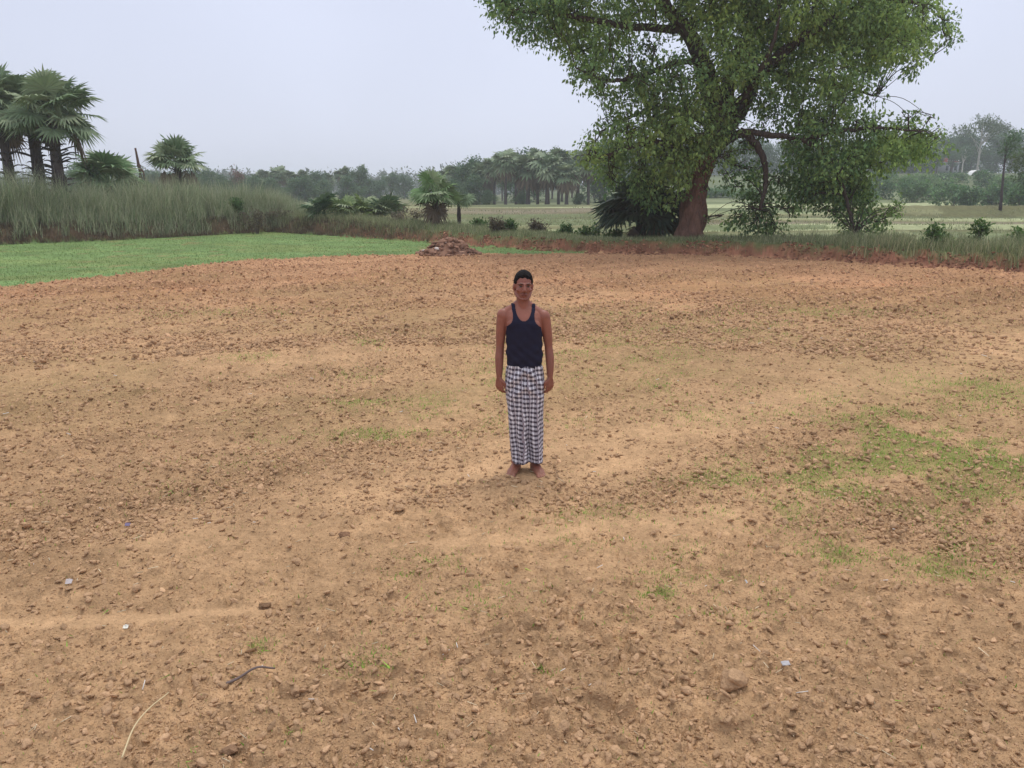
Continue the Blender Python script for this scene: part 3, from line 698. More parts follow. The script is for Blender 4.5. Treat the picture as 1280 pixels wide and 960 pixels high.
# ------------------------------------------------------------------ broadleaf trees, bushes
def tree_proto(seed, H, Wd, n=2600, size=.34, trunk=(.12,.10,.09), base=(.06,.13,.065), hi=(.16,.24,.09), crown0=.35, nb=14, shell=.5, lean=0, tr=.2, name='far_tree', flat=.75, tuft=8, tsp=.6):
    rng = np.random.default_rng(seed); root = empty(name, (0, 0, 0), 0)
    g = Geo(); P = smooth_path([[0, 0, -.5], [lean*.4+rng.normal(0, .15), 0, H*.3], [lean+rng.normal(0, .3), rng.normal(0, .3), H*.8]], 6)
    g.tube(P, np.linspace(tr*1.2, tr*.35, len(P)), 7, trunk, .1, seed)
    rows = []
    for k in range(nb):
        a = rng.uniform(0, 6.28); zz = rng.uniform(crown0, .9); t = (zz-crown0)/(1-crown0)
        rad = Wd/2*math.sqrt(max(.05, 1-(2*t-.75)**2*.8))*rng.uniform(.2, .78)
        c = np.array([lean+math.cos(a)*rad, math.sin(a)*rad, zz*H]); r = Wd*rng.uniform(.13, .23)
        rows.append((*c, r, r, r*flat, 1, max(0, rng.normal(.15, .25))))
        s_ = P[min(len(P)-1, int(len(P)*min(.95, zz*.9)))]; Q = smooth_path([s_, (s_+c)/2+[0, 0, .2], c], 3); g.tube(Q, np.linspace(tr*.3, tr*.1, len(Q)), 4, trunk, cap=False)
    g.obj('trunk', M['bark'], root)
    g = Geo(); blob_leaves(g, rows, n, size, rng, base=base, hi=hi, tuft=tuft, tsp=tsp, down=.1, shell=shell); g.obj('crown', M['leaf'], root)
    return root
def bush(name, px, py, Y, wpx, hpx, seed, label, n=900, size=.1, base=(.06,.12,.035), hi=(.16,.24,.06), cat='bush', group=None, stems=8, down=-.3, tsp=.2, shell=.6):
    rng = np.random.default_rng(seed+500); p = at(px, py, Y); k = Y/F*1.03; w_, h_ = wpx*k, hpx*k
    root = empty(name, tuple(p), 0, label, cat, group); g = Geo(); rows = []
    for i in range(stems):
        a = rng.uniform(0, 6.28); rad = w_/2*math.sqrt(rng.random())*.75; c = np.array([math.cos(a)*rad, math.sin(a)*rad*.7, h_*rng.uniform(.3, .85)*(1-.35*(rad/(w_/2+.01))**2)])
        rows.append((*c, max(.12, w_*.2), max(.12, w_*.2), max(.12, h_*.24), 1, max(0, rng.normal(.15, .25))))
        g.tube(smooth_path([[c[0]*.25, c[1]*.25, -.1], [c[0]*.6, c[1]*.6, c[2]*.5], c], 3), np.linspace(.03, .008, 7), 4, (.12,.10,.07), cap=False)
    g.obj('stem', M['bark'], root)
    g = Geo(); blob_leaves(g, rows, n, size, rng, base=base, hi=hi, tuft=7, tsp=tsp, down=down, shell=shell); g.obj('foliage', M['leaf'], root)
    return root
ORD = ['first','second','third','fourth','fifth','sixth','seventh','eighth','ninth','tenth','eleventh','twelfth','thirteenth','fourteenth','fifteenth','sixteenth','seventeenth','eighteenth','nineteenth','twentieth','twenty-first','twenty-second','twenty-third','twenty-fourth','twenty-fifth','twenty-sixth','twenty-seventh','twenty-eighth','twenty-ninth','thirtieth','thirty-first','thirty-second','thirty-third','thirty-fourth']
T1 = tree_proto(31, 9, 9, 5200, .42, crown0=.15, nb=24); T2 = tree_proto(32, 9, 8, 4800, .42, crown0=.08, nb=22); T3 = tree_proto(33, 10, 6.5, 3200, .4, crown0=.38, flat=.6, nb=18); T4 = tree_proto(34, 7, 10, 5200, .42, crown0=.02, nb=26)
PP1 = palm(41, 6.6, R=1.75, nleaf=40, trunk_r=.22, nseg=12, pet=1.3, dead=8, name='far_palm', updown=(-.6, 1.0)); PP2 = palm(42, 5.0, R=1.8, nleaf=38, trunk_r=.26, nseg=12, pet=1.3, dead=20, name='far_palm', updown=(-.5, 1.0))
protos = {'a': T1, 'b': T2, 'c': T3, 'd': T4, 'p': PP1, 'q': PP2}; heights = {'a': 9.0, 'b': 9.0, 'c': 10.2, 'd': 7.0, 'p': 9.1, 'q': 7.7}
used = set()
def row(items, group, phrase, kinds):
    rng = np.random.default_rng(len(items)*7+3)
    items = sorted(items)
    for i, (px, by, ty, Y, k) in enumerate(items):
        p = at(px, by, Y); top = W(px, ty, Y)[2]; sc = max(.25, (top-p[2])/heights[k])
        wsc = sc*rng.uniform(.9, 1.1)
        kind = 'fan palm' if k in 'pq' else 'leafy tree'
        lb = f'{ORD[i]} from the left {phrase}, a {kind}'
        if k not in used: o = protos[k]; used.add(k)
        else:
            o = protos[k].copy(); COL.objects.link(o)
            for ch in list(protos[k].children):
                d = ch.copy(); COL.objects.link(d); d.parent = o
        o.location = tuple(p); o.rotation_euler = (0, 0, rng.uniform(0, 6.28)); o.scale = (wsc, wsc, sc)
        tag(o, lb, 'palm' if k in 'pq' else 'tree', group)
# left hazy line (x 235-500)
row([(245,250,210,150,'b'),(262,250,204,150,'c'),(278,250,220,155,'d'),(300,250,212,150,'c'),(312,250,222,165,'a'),(330,249,209,170,'p'),(350,249,203,165,'p'),(362,249,210,170,'p'),(378,249,209,165,'p'),(395,249,216,175,'d'),
     (412,249,213,185,'p'),(430,249,204,175,'p'),(448,249,202,175,'c'),(462,249,224,185,'d'),(488,247,212,200,'c'),(505,247,218,210,'a'),(100,250,205,170,'d'),(120,250,210,170,'a'),(195,250,212,170,'b'),(215,250,215,180,'a'),(160,250,214,180,'d'),(253,249,222,140,'d'),(287,249,226,140,'d'),(322,249,222,145,'d'),(342,249,224,145,'d'),(370,249,224,150,'d'),(386,249,222,150,'d'),(437,249,222,160,'d'),(403,249,226,160,'d'),(475,248,224,190,'b')],
    'hazy trees beyond the green field', 'in the hazy treeline over the green field', None)
# middle palm grove
row([(563,256,203,150,'p'),(578,256,206,150,'a'),(592,257,194,140,'b'),(606,258,196,135,'q'),(618,259,190,130,'p'),(632,260,180,120,'p'),(645,258,184,130,'p'),(660,260,184,122,'q'),(672,259,180,125,'p'),(684,260,182,120,'q'),
     (698,259,180,125,'p'),(708,261,196,118,'q'),(722,259,178,128,'p'),(735,260,186,122,'p'),(750,259,172,135,'b'),(702,258,178,145,'c'),(655,256,186,150,'a'),(570,258,226,128,'d'),(590,258,220,130,'d'),(628,257,195,170,'c'),(668,257,186,170,'c'),(690,257,184,170,'c'),(715,257,184,170,'c'),(742,258,190,160,'c'),(612,257,238,125,'d'),(650,258,244,125,'d'),(725,258,246,120,'d')],
    'palm grove behind the man', 'in the palm grove left of the big tree', None)
# right dark line on the rise
row([(770,222,176,215,'a'),(795,222,172,220,'b'),(822,221,178,215,'d'),(850,220,172,225,'a'),(905,219,174,215,'b'),(930,218,172,225,'d'),(955,218,176,215,'a'),(985,217,172,225,'b'),(1012,217,174,215,'d'),(1040,216,170,225,'a'),
     (1066,216,172,215,'b'),(1088,216,173,215,'d'),(1106,215,170,222,'a'),(1128,215,174,215,'b'),(1150,214,170,225,'d'),(1172,214,168,232,'a'),(1192,213,166,236,'b'),(1171,214,188,212,'c'),(1190,214,186,214,'c'),(1212,213,168,236,'d'),(1244,212,164,236,'a'),(1262,212,160,232,'b'),(1300,212,158,232,'a'),(1325,214,160,232,'d')],
    'dark hazy trees on the right rise', 'in the dark treeline on the right rise', None)
def single(seed, px, by, ty, Y, label, wpx, **k):
    p = at(px, by, Y); H = W(px, ty, Y)[2]-p[2]; o = tree_proto(seed, H, wpx*Y/F, **k); o.location = tuple(p); tag(o, label, 'tree'); return o
single(51, 1222, 212, 138, 205, 'tall airy tree with pale forked trunks rising above the right treeline', 66, n=3200, size=.45, trunk=(.45,.42,.38), crown0=.55, flat=.5, name='tall_tree', tr=.28, base=(.05,.085,.04))
single(52, 1203, 214, 178, 200, 'slender tree with a straight white trunk at the right treeline', 20, n=700, size=.35, trunk=(.6,.57,.52), crown0=.55, name='slender_tree', tr=.16)
single(53, 1282, 262, 158, 78, 'leafy tree cut by the right edge of the photo', 60, n=3600, size=.26, crown0=.3, name='edge_tree', base=(.045,.085,.03), hi=(.14,.2,.05), tr=.2)
single(54, 1250, 269, 156, 71, 'thin bare-looking dark tree standing on the low mound at right', 24, n=700, size=.2, trunk=(.07,.055,.06), crown0=.72, name='thin_tree', nb=6, tr=.13, lean=-.1)
single(55, 296, 252, 205, 140, 'reddish-brown bare tree among the hazy trees over the green field', 20, n=500, size=.3, crown0=.6, base=(.16,.085,.07), hi=(.22,.13,.1), name='reddish_tree', nb=6)
# far wood
def far_wood():
    rng = np.random.default_rng(88); g = Geo(); rows = []
    for x in np.arange(-420, 420, 5.0):
        Y = 430+rng.normal(0, 15); z = HT(x, Y, False)[0]
        h = 11+4*vn(x*.03, x*0+2, 9)+rng.normal(0, 1); rows.append((x, Y, z+h*.5, 7, 6, h*.5, 1, 0))
    blob_leaves(g, rows, 80000, 1.6, rng, base=(.05,.08,.04), hi=(.1,.13,.06), tuft=6, tsp=2.0, down=0, shell=.5)
    tag(g.obj('distant_wood', M['leaf']), 'faint blue-grey wood along the horizon', None, None, 'stuff')
far_wood()
# scrub on the right rise
sc_ = [(1098,252,36,22,128,0),(1122,244,30,14,150,2),(1140,256,40,24,118,1),(1165,252,44,22,125,0),(1190,247,36,18,140,2),(1188,262,34,24,108,1),(1208,262,34,28,104,0),(1232,257,40,24,112,1),(1225,240,40,20,150,0),(1262,256,40,26,110,0),(1278,264,30,28,98,1),(1255,240,36,20,145,2),
       (1150,236,36,12,165,2),(1105,236,36,10,170,1),(1185,232,40,12,170,0),(1280,238,40,22,145,1),(1075,258,30,14,112,0),(1040,256,36,12,118,1),(1005,254,36,10,120,0),(900,246,40,12,140,1),(930,248,40,12,135,2)]
for i, (px, py, w_, h_, Y, c) in enumerate(sorted(sc_)):
    bush('scrub_bush', px, py, Y, w_*1.15, h_*1.1, i, f'{ORD[i]} green scrub bush from the left on the slope right of the big tree', n=1300, size=.42,
         base=[(.05,.13,.055),(.075,.17,.065),(.12,.22,.075)][c], hi=(.18,.29,.09), group='scrub bushes on the right slope', tsp=.5, stems=9, down=-.1)
PB = [(1168,309,30,30,26.5,'leafy upright plant on the right bank, left of the taller one','b'),(1221,309,24,36,26,'taller leafy plant near the right end of the bank','b'),(1270,312,26,30,26,'leafy plant on the bank at the right edge','b'),
      (320,290,34,34,44,'brown twiggy bush with a dark hollow at the end of the tall grass','d'),(293,275,26,26,45,'bright green shrub left of the brown twiggy bush','g'),(303,246,14,10,50,'small bright green shrub above the tall grass','g'),
      (318,250,20,14,60,'dark green shrub above the brown twiggy bush','g'),
      (510,284,44,22,42,'dry brown bush left of the short stout palm','d'),(621,284,16,24,35,'grey dry shrub behind the bank right of the soil heap','d'),(636,284,18,14,36,'low pale shrub right of the grey dry shrub','g'),(668,285,30,16,36,'wispy dry shrub between the soil heap and the big tree','d'),
      (705,288,30,16,36,'low broad-leaved plant left of the dark palm','g'),(738,290,36,20,35,'large-leaved plant beside the dark palm','g'),(768,291,28,16,34,'small leafy plant at the foot of the dark palm','g'),
      (30,232,44,34,38.5,'green bush at the feet of the tall palms','g'),(600,284,30,16,40,'green shrub at the right of the short stout palm','g'),(355,275,40,12,46,'low dry bush on the bank past the green field','d')]
for i, (px, py, w_, h_, Y, lb, c) in enumerate(PB):
    kw = {'b': dict(n=420, size=.13, base=(.06,.13,.03), hi=(.15,.27,.06)), 'd': dict(n=1000, size=.09, base=(.10,.085,.055), hi=(.22,.18,.13)), 'g': dict(n=700, size=.14, base=(.06,.13,.04), hi=(.17,.26,.08))}[c]
    bush('shrub', px, py, Y, w_, h_, 60+i, lb, stems=7, tsp=.16, **kw)
# broken trunk above the tall grass
r_ = empty('dead_trunk', tuple(at(176, 232, 46)), 0, 'broken leaning dead trunk sticking up beside the low bushy palm', 'dead trunk'); g = Geo()
P0 = np.array(r_.location); q = [np.array([0, 0, 0])] + [W(px, py, 46)-P0 for px, py in ((176,222),(173,205),(169,185))]
g.tube(smooth_path(q, 5), np.linspace(.13, .06, 16)*(1+.15*np.random.default_rng(3).normal(0, 1, 16)), 8, (.15,.095,.08), .2, 5); g.obj('trunk', M['bark'], r_)
g = Geo(); a_ = W(174, 208, 46)-P0; g.tube([a_, W(179,215,46)-P0, W(181,226,46)-P0], [.05,.06,.04], 5, (.16,.10,.085)); g.obj('broken_strip', M['bark'], r_)

# ------------------------------------------------------------------ far house and sheds
def box(g, c, s, col):
    c = np.array(c, float); s = np.array(s, float)/2
    V = np.array([[x, y, z] for x in (-1, 1) for y in (-1, 1) for z in (-1, 1)])*s+c
    Q = np.array([[0,1,3,2],[4,6,7,5],[0,4,5,1],[2,3,7,6],[0,2,6,4],[1,5,7,3]]); g.add(V, Q, None, col)
hp = at(1181, 214, 222)
h_ = empty('village_house', tuple(hp), .35, 'small far house with red upper wall seen among the right treeline', 'house')
g = Geo(); box(g, (0,0,1.3), (5.5,4,2.8), (.33,.34,.37)); g.obj('wall', M['plain'], h_)
g = Geo(); box(g, (.4,-.1,3.35), (4.2,3.6,1.2), (.5,.1,.09)); box(g, (.4,-1.95,3.3), (4.3,.08,.25), (.75,.72,.7)); g.obj('upper_wall', M['plain'], h_)
g = Geo(); box(g, (0,0,2.8), (6,4.6,.16), (.5,.5,.5)); g.obj('roof_slab', M['plain'], h_)
for x_ in (-1.6, 1.5):
    g = Geo(); box(g, (x_,-2.03,1.3), (.9,.08,1.2), (.05,.06,.07)); g.obj('window', M['plain'], h_)
g = Geo(); box(g, (0,-2.04,1.0), (.9,.08,2.0), (.08,.06,.05)); g.obj('door', M['plain'], h_)
tp_ = at(1222, 216, 195); t_ = empty('white_shelter', tuple(tp_), 0, 'small white sheet-covered shelter under the pale forked tree', 'shelter')
g = Geo(); V = []
for k in range(9):
    a = math.pi*k/8; V += [[math.cos(a)*2.2, -1.4, math.sin(a)*1.3], [math.cos(a)*2.2, 1.4, math.sin(a)*1.3]]
g.add(V, [[2*k, 2*k+1, 2*k+3, 2*k+2] for k in range(8)], None, (.8,.8,.8)); g.obj('cover', M['plain'], t_)
g = Geo(); box(g, (0, 1.3, .5), (3.6, .1, 1.0), (.4,.35,.3)); g.obj('back_wall', M['plain'], t_)

# ------------------------------------------------------------------ soil heap
def heap():
    rng = np.random.default_rng(61); p = G(561, 318)
    root = empty('soil_heap', (p[0], p[1], HT(p[0], p[1], False)[0]), 0, 'heap of reddish brown dug soil lumps at the edge of the field', 'soil heap')
    k = p[1]/F*1.03; W2, Hh = 38*k, 20*k
    n = 70; xs, ys = np.meshgrid(np.linspace(-1.2, 1.2, n), np.linspace(-1.2, 1.2, n)); r = np.hypot(xs, ys)
    prof = (1-sm(.1, 1.05, r+.25*(fbm(xs*2.5, ys*2.5, 7)-.5)))
    wx = xs*W2+.08*(vn(xs*9, ys*9, 4)-.5); wy = ys*W2
    zz = Hh*.85*prof*(.8+.4*fbm(xs*3, ys*3, 5)) + prof**.5*bumps(wx, wy, .30, .8, .06, .2, .25, 300) + prof**.5*bumps(wx, wy, .12, .7, .03, .08, .6, 310) - .06
    c = np.array([.30, .17, .115])*(.7+.6*fbm(xs*8, ys*8, 6).ravel()[:, None])
    i, j = np.meshgrid(np.arange(n-1), np.arange(n-1), indexing='ij'); i = i.ravel(); j = j.ravel()
    Q = np.stack([i*n+j, i*n+j+1, (i+1)*n+j+1, (i+1)*n+j], 1)
    build('heaped_earth', np.stack([(xs*W2).ravel(), (ys*W2*.8).ravel(), zz.ravel()], 1), Q, M['clod'], root, c, False)
    g = Geo(); sh = clod_shape(I2, rng, 8)
    for q in range(420):
        a = rng.uniform(0, 6.28); rad = math.sqrt(rng.random())*1.02; s = .03*(6.0**(rng.random()**1.6))
        P = sh[q % 8]*s*np.array([1.1, 1, 1.3]); ca, sn = math.cos(a*3), math.sin(a*3); P = np.stack([P[:,0]*ca-P[:,1]*sn, P[:,0]*sn+P[:,1]*ca, P[:,2]], 1)
        zc = Hh*.85*(1-sm(.1, 1.05, np.array([rad]))[0])+.04
        cc = np.array([.34,.20,.14])*math.exp(rng.normal(0, .25)) if q % 40 else np.array([.75,.7,.65])
        g.add(P+[math.cos(a)*rad*W2, math.sin(a)*rad*W2*.8, zc], None, I2[1], cc)
    tag(g.obj('lumps', M['clod'], root), None, None, None, 'stuff')
heap()

# ------------------------------------------------------------------ litter
def litter(name, px, py, size, col, label, cat='litter', crumple=.4, flat=.15, asp=1.0, rz=.3):
    p = G(px, py); rng = np.random.default_rng(int(px)); n = 9
    xs, ys = np.meshgrid(np.linspace(-.5, .5, n), np.linspace(-.5, .5, n)); z = (fbm(xs*3+px, ys*3, 9)-.3)*crumple*size
    X = xs*size*asp; Yq = ys*size*(1-.2*np.abs(xs)); t = .003
    top = np.stack([X, Yq, z+t], 2).reshape(-1, 3); bot = top-[0, 0, t]
    i, j = np.meshgrid(np.arange(n-1), np.arange(n-1), indexing='ij'); i = i.ravel(); j = j.ravel()
    Q = np.stack([i*n+j, i*n+j+1, (i+1)*n+j+1, (i+1)*n+j], 1); Q2 = Q[:, ::-1]+n*n
    o = build(name, np.concatenate([top, bot]), np.concatenate([Q, Q2]), M['plain'], None, np.ones((2*n*n, 3))*np.array(col))
    o.location = (p[0], p[1], HT(p[0], p[1])[0]+.02); o.rotation_euler = (.5, .1, rz); tag(o, label, cat)
litter('paper_scrap', 87, 733, .036, (.50,.45,.45), 'pinkish white scrap of wrapper on the soil at left', rz=.2)
litter('paper_scrap', 158, 790, .026, (.8,.78,.7), 'curled white scrap just below the pale streak at left', crumple=1.2)
litter('paper_scrap', 932, 731, .022, (.6,.6,.6), 'tiny white scrap standing up right of centre', crumple=1.0, asp=.5)
litter('paper_scrap', 981, 835, .026, (.45,.44,.46), 'thin bluish white scrap near the largest clod', asp=1.8)
litter('plastic_scrap', 160, 659, .030, (.18,.15,.25), 'small bluish purple plastic scrap at left of the field', asp=1.2)
def stalk(name, pts, r, col, label, cat, lift):
    P = np.array([G(px, py) for px, py in pts]); P[:, 2] = [HT(a[0], a[1])[0]+l for a, l in zip(P, lift)]
    Q = smooth_path(P, 8); Q[:, 2] = np.maximum(Q[:, 2], HT(Q[:, 0], Q[:, 1])+r*.6) if True else Q[:, 2]
    Q[:, 2] = np.convolve(np.pad(Q[:, 2], 3, mode='edge'), np.ones(7)/7, 'valid')
    g = Geo(); g.tube(Q, np.linspace(r, r*.6, len(Q)), 6, col); tag(g.obj(name, M['plain'], None, True), label, cat)
stalk('dry_straw', [(155,965),(170,930),(190,903),(212,877)], .0042, (.62,.50,.30), 'long pale dry straw bending across the bottom left soil', 'straw', [.05,.06,.06,.04])
stalk('stick', [(283,858),(300,852),(322,845),(344,838)], .0075, (.17,.13,.12), 'thin grey-brown stick lying at bottom left of the field', 'stick', [.012,.018,.02,.016])
def straw_bits():
    rng = np.random.default_rng(70); g = Geo(); n = 420
    th = rng.uniform(-.7, .7, n); r = 2.5*(16/2.5)**rng.random(n)
    x = r*np.sin(th); y = r*np.cos(th); z = HT(x, y)
    for a, b, c_, q in zip(x, y, z, r):
        l = rng.uniform(.01, .05)*(1+.05*q); an = rng.uniform(0, 6.28); d = np.array([math.cos(an), math.sin(an), rng.uniform(-.1, .4)])*l
        cc = np.array([.62, .52, .36])*math.exp(rng.normal(0, .2)) if rng.random() < .8 else np.array([.75,.73,.7])
        g.tube([[a, b, c_+.012], np.array([a, b, c_+.012])+d], [.0018*(1+.12*q), .0014*(1+.12*q)], 4, cc)
    tag(g.obj('straw_bits', M['plain']), 'tiny pale straw and stubble bits scattered over the soil', None, None, 'stuff')
straw_bits()
# ------------------------------------------------------------------ PERSON (stands facing the camera; local -Y is his front)
def person():
    I4 = I3
    g = Geo()
    def ell(c, r, rx=0.0):
        V = I2[0] if max(r) < .03 else I4[0]; T = I2[1] if max(r) < .03 else I4[1]
        P = V*np.array(r)
        if rx: ca, sn = math.cos(rx), math.sin(rx); P = np.stack([P[:,0], P[:,1]*ca-P[:,2]*sn, P[:,1]*sn+P[:,2]*ca], 1)
        g.add(P+np.array(c), None, T)
    def limb(P, R, k=18, asp=None):
        P = smooth_path(P, 5); R = np.interp(np.linspace(0, 1, len(P)), np.linspace(0, 1, len(R)), R)
        g.tube(P, R, k); g.add(I2[0]*R[0]+P[0], None, I2[1]); g.add(I2[0]*R[-1]+P[-1], None, I2[1])
    def loft(rows, k=40, pw=2.3):
        V = []; n = len(rows)
        a = np.arange(k)/k*2*math.pi
        for (z, cx, cy, hx, hy) in rows:
            ca, sa = np.cos(a), np.sin(a)
            V.append(np.stack([cx+hx*np.sign(ca)*np.abs(ca)**(2/pw), cy+hy*np.sign(sa)*np.abs(sa)**(2/pw), np.full(k, z)], 1))
        V = np.concatenate(V+[np.array([[rows[0][1], rows[0][2], rows[0][0]], [rows[-1][1], rows[-1][2], rows[-1][0]]])])
        i, j = np.meshgrid(np.arange(n-1), np.arange(k), indexing='ij'); i = i.ravel(); j = j.ravel(); j2 = (j+1) % k
        Q = np.stack([i*k+j, i*k+j2, (i+1)*k+j2, (i+1)*k+j], 1); jj = np.arange(k)
        T = np.concatenate([np.stack([np.full(k, n*k), (jj+1) % k, jj], 1), np.stack([np.full(k, n*k+1), (n-1)*k+jj, (n-1)*k+(jj+1) % k], 1)])
        g.add(V, Q, T)
    # torso, shoulders, neck
    loft([(.84,0,.0,.118,.075),(.93,0,.0,.122,.076),(1.0,0,.0,.136,.090),(1.08,0,-.002,.138,.092),(1.16,0,-.004,.144,.097),(1.24,0,-.004,.150,.102),(1.30,0,-.002,.152,.100),(1.35,0,.004,.150,.088),(1.385,0,.01,.140,.072),(1.41,0,.014,.112,.058),(1.435,0,.016,.076,.050),(1.455,0,.014,.058,.048)], pw=2.4)
    limb([[0,.014,1.40],[0,.008,1.46],[0,.000,1.53],[0,.002,1.58]], [.058,.054,.053,.056])
    for s in (-1, 1):
        limb([[s*.03,.018,1.452],[s*.085,.016,1.410],[s*.145,.010,1.368]], [.036,.036,.042])           # trapezius
        ell([s*.07,-.060,1.285], [.068,.040,.052]); ell([s*.166,.002,1.350], [.053,.050,.056])        # chest, shoulder
        # arm: shoulder, biceps, elbow, forearm, wrist
        limb([[s*.170,.004,1.345],[s*.184,.006,1.27],[s*.196,.010,1.16],[s*.203,.010,1.075],[s*.210,-.004,1.00],[s*.212,-.022,.90],[s*.212,-.032,.835]],
             [.050,.047,.043,.039,.0335,.035,.0365,.033,.028,.0225])
        ell([s*.203,.018,1.075], [.031,.031,.036])
        # hand: palm faces the thigh, fingers half curled forward
        ph = .85; e1 = np.array([s*math.sin(ph), math.cos(ph), 0]); pn = np.array([-s*math.cos(ph), math.sin(ph), 0]); dz_ = np.array([0, 0, 1.])
        wr = np.array([s*.212, -.034, .835])                                      # wrist; e1 runs to the little finger, pn out of the palm
        for oy in (-.026, -.008, .010, .026): limb([wr+e1*oy*.35, wr+e1*oy*.8-dz_*.035, wr+e1*oy-dz_*.070], [.0165,.0155,.0140], 12)
        for (oy, ln, r, cu) in ((-.030,.080,.0100,.8),(-.010,.088,.0103,.95),(.011,.083,.0098,1.1),(.030,.066,.0090,1.25)):
            p = wr+e1*oy-dz_*(.070-abs(oy)*.12); pts = [p]
            for a_, l_ in ((.30*cu,.46),(.95*cu,.30),(1.45*cu,.24)):
                p = p+ln*l_*(pn*math.sin(a_)-dz_*math.cos(a_)+e1*oy*.8); pts.append(p)
            limb(pts, [r*1.12, r*1.03, r*.98, r*.82], 10)
        limb([wr-e1*.018-dz_*.012, wr-e1*.044-dz_*.036+pn*.008, wr-e1*.050-dz_*.062+pn*.016, wr-e1*.046-dz_*.084+pn*.022], [.015,.0135,.0110,.0088], 10)   # thumb
        # lower leg and foot
        fx = s*.082+.012; out = s*.30
        limb([[fx*.9,.0,.50],[fx*.95,.008,.36],[fx,.012,.22],[fx,.016,.12],[fx,.018,.075]], [.058,.056,.045,.034,.035])
        ell([fx-.034*s,.016,.082], [.012,.014,.014]); ell([fx+.034*s,.020,.076], [.011,.013,.013])
        d = np.array([math.sin(out), -math.cos(out), 0]); q = np.array([math.cos(out), math.sin(out), 0])
        c = np.array([fx, .018, 0])
        ell(c-d*.035+[0,0,.034], [.034,.040,.034])
        limb([c-d*.02+[0,0,.048], c+d*.055+[0,0,.044], c+d*.11+[0,0,.028], c+d*.15+[0,0,.017]], [.038,.036,.029,.018])
        limb([c-d*.01+[0,0,.026]+q*s*.02, c+d*.09+[0,0,.022]+q*s*.028, c+d*.135+[0,0,.015]+q*s*.026], [.024,.022,.015])
        limb([c-d*.01+[0,0,.026]-q*s*.018, c+d*.09+[0,0,.024]-q*s*.022, c+d*.145+[0,0,.016]-q*s*.022], [.024,.022,.017])
        for (o_, l_, r) in ((-.034,.205,.0135),(-.014,.203,.0098),(.003,.195,.0092),(.019,.183,.0088),(.033,.168,.0082)):
            limb([c+d*(l_-.06)+q*s*o_*.85+[0,0,.018], c+d*(l_-.02)+q*s*o_*1.1+[0,0,.013], c+d*l_+q*s*o_*1.15+[0,0,.010]], [r, r*.95, r*.9], 10)
    # head
    ell([0,.016,1.618], [.071,.090,.096]); ell([0,-.012,1.580], [.061,.078,.082]); ell([0,-.030,1.538], [.046,.056,.060])
    ell([0,-.066,1.498], [.024,.020,.017])
    for s in (-1, 1):
        ell([s*.042,-.058,1.572], [.024,.022,.018]); limb([[s*.058,.0,1.545],[s*.045,-.035,1.515],[s*.018,-.062,1.497]], [.016,.014,.014])
        ell([s*.075,.012,1.588], [.011,.020,.031], .15); ell([s*.073,.004,1.565], [.008,.010,.012])
        limb([[s*.010,-.082,1.621],[s*.030,-.082,1.625],[s*.052,-.066,1.618]], [.0085,.0095,.008])
        ell([s*.011,-.096,1.565], [.0095,.011,.008])
    limb([[0,-.082,1.618],[0,-.094,1.595],[0,-.106,1.573]], [.0085,.010,.0125]); 
    limb([[-.024,-.074,1.534],[-.011,-.086,1.538],[0,-.088,1.536],[.011,-.086,1.538],[.024,-.074,1.534]], [.0045,.007,.0068,.007,.0045])
    limb([[-.021,-.074,1.527],[0,-.086,1.524],[.021,-.074,1.527]], [.0045,.0085,.0045])
    raw = g.obj('body_raw', M['plain'])
    dg = bpy.context.evaluated_depsgraph_get()
    md = raw.modifiers.new('r', 'REMESH'); md.mode = 'VOXEL'; md.voxel_size = .0033; md.adaptivity = 0
    s2 = raw.modifiers.new('s', 'SMOOTH'); s2.factor = .5; s2.iterations = 4
    dg.update(); me = bpy.data.meshes.new_from_object(raw.evaluated_get(dg)); bpy.data.objects.remove(raw)
    nv = len(me.vertices); V = np.zeros(nv*3, np.float32); me.vertices.foreach_get('co', V); V = V.reshape(-1, 3).astype(float)
    nl = len(me.loops); li = np.zeros(nl, np.int32); me.loops.foreach_get('vertex_index', li)
    ls = np.zeros(len(me.polygons), np.int32); me.polygons.foreach_get('loop_start', ls); lt = np.zeros(len(me.polygons), np.int32); me.polygons.foreach_get('loop_total', lt)
    Q = li[ls[lt == 4][:, None]+np.arange(4)]; T = li[ls[lt == 3][:, None]+np.arange(3)]
    nrm = np.zeros(nv*3, np.float32); me.vertices.foreach_get('normal', nrm); nrm = nrm.reshape(-1, 3).astype(float)
    x, y, z = V.T
    # skin tone: darker forearms and shins, paler chest where the vest covers, lips, stubble
    skin = np.array([.275, .100, .068])*np.ones((nv, 3))
    n_ = fbm(x*30+5, z*30+y*20, 61)[:, None]; skin *= .88+.24*n_
    armd = (sm(1.30, 1.0, z)*sm(.16, .18, np.abs(x)))[:, None]; skin *= 1-.14*armd
    head = sm(1.44, 1.47, z)[:, None]; skin = skin*(1-head)+head*skin*np.array([.95, .95, 1.0])
    chest = (np.exp(-((x/.09)**2+((z-1.37)/.06)**2))*(y < 0))[:, None]; skin *= 1+.18*chest
    lips = ((np.abs(z-1.531) < .011) & (np.abs(x) < .026-(np.abs(z-1.531)*.8)) & (y < -.070))[:, None]; skin = np.where(lips, skin*np.array([.80, .62, .66]), skin)
    slit = ((np.abs(z-1.5305) < .0022) & (np.abs(x) < .022) & (y < -.070))[:, None]; skin = np.where(slit, skin*.45, skin)
    stub = (sm(1.552, 1.545, z)*sm(1.480, 1.49, z)*(y < -.01)*(z > 1.47)*(1-lips[:, 0])*(1-.6*np.exp(-((x/.02)**2+((z-1.512)/.005)**2))))[:, None]
    mous = ((z > 1.541) & (z < 1.553) & (np.abs(x) < .028) & (y < -.07))[:, None]
    skin = skin*(1-.10*stub); skin = np.where(mous, skin*.72, skin)
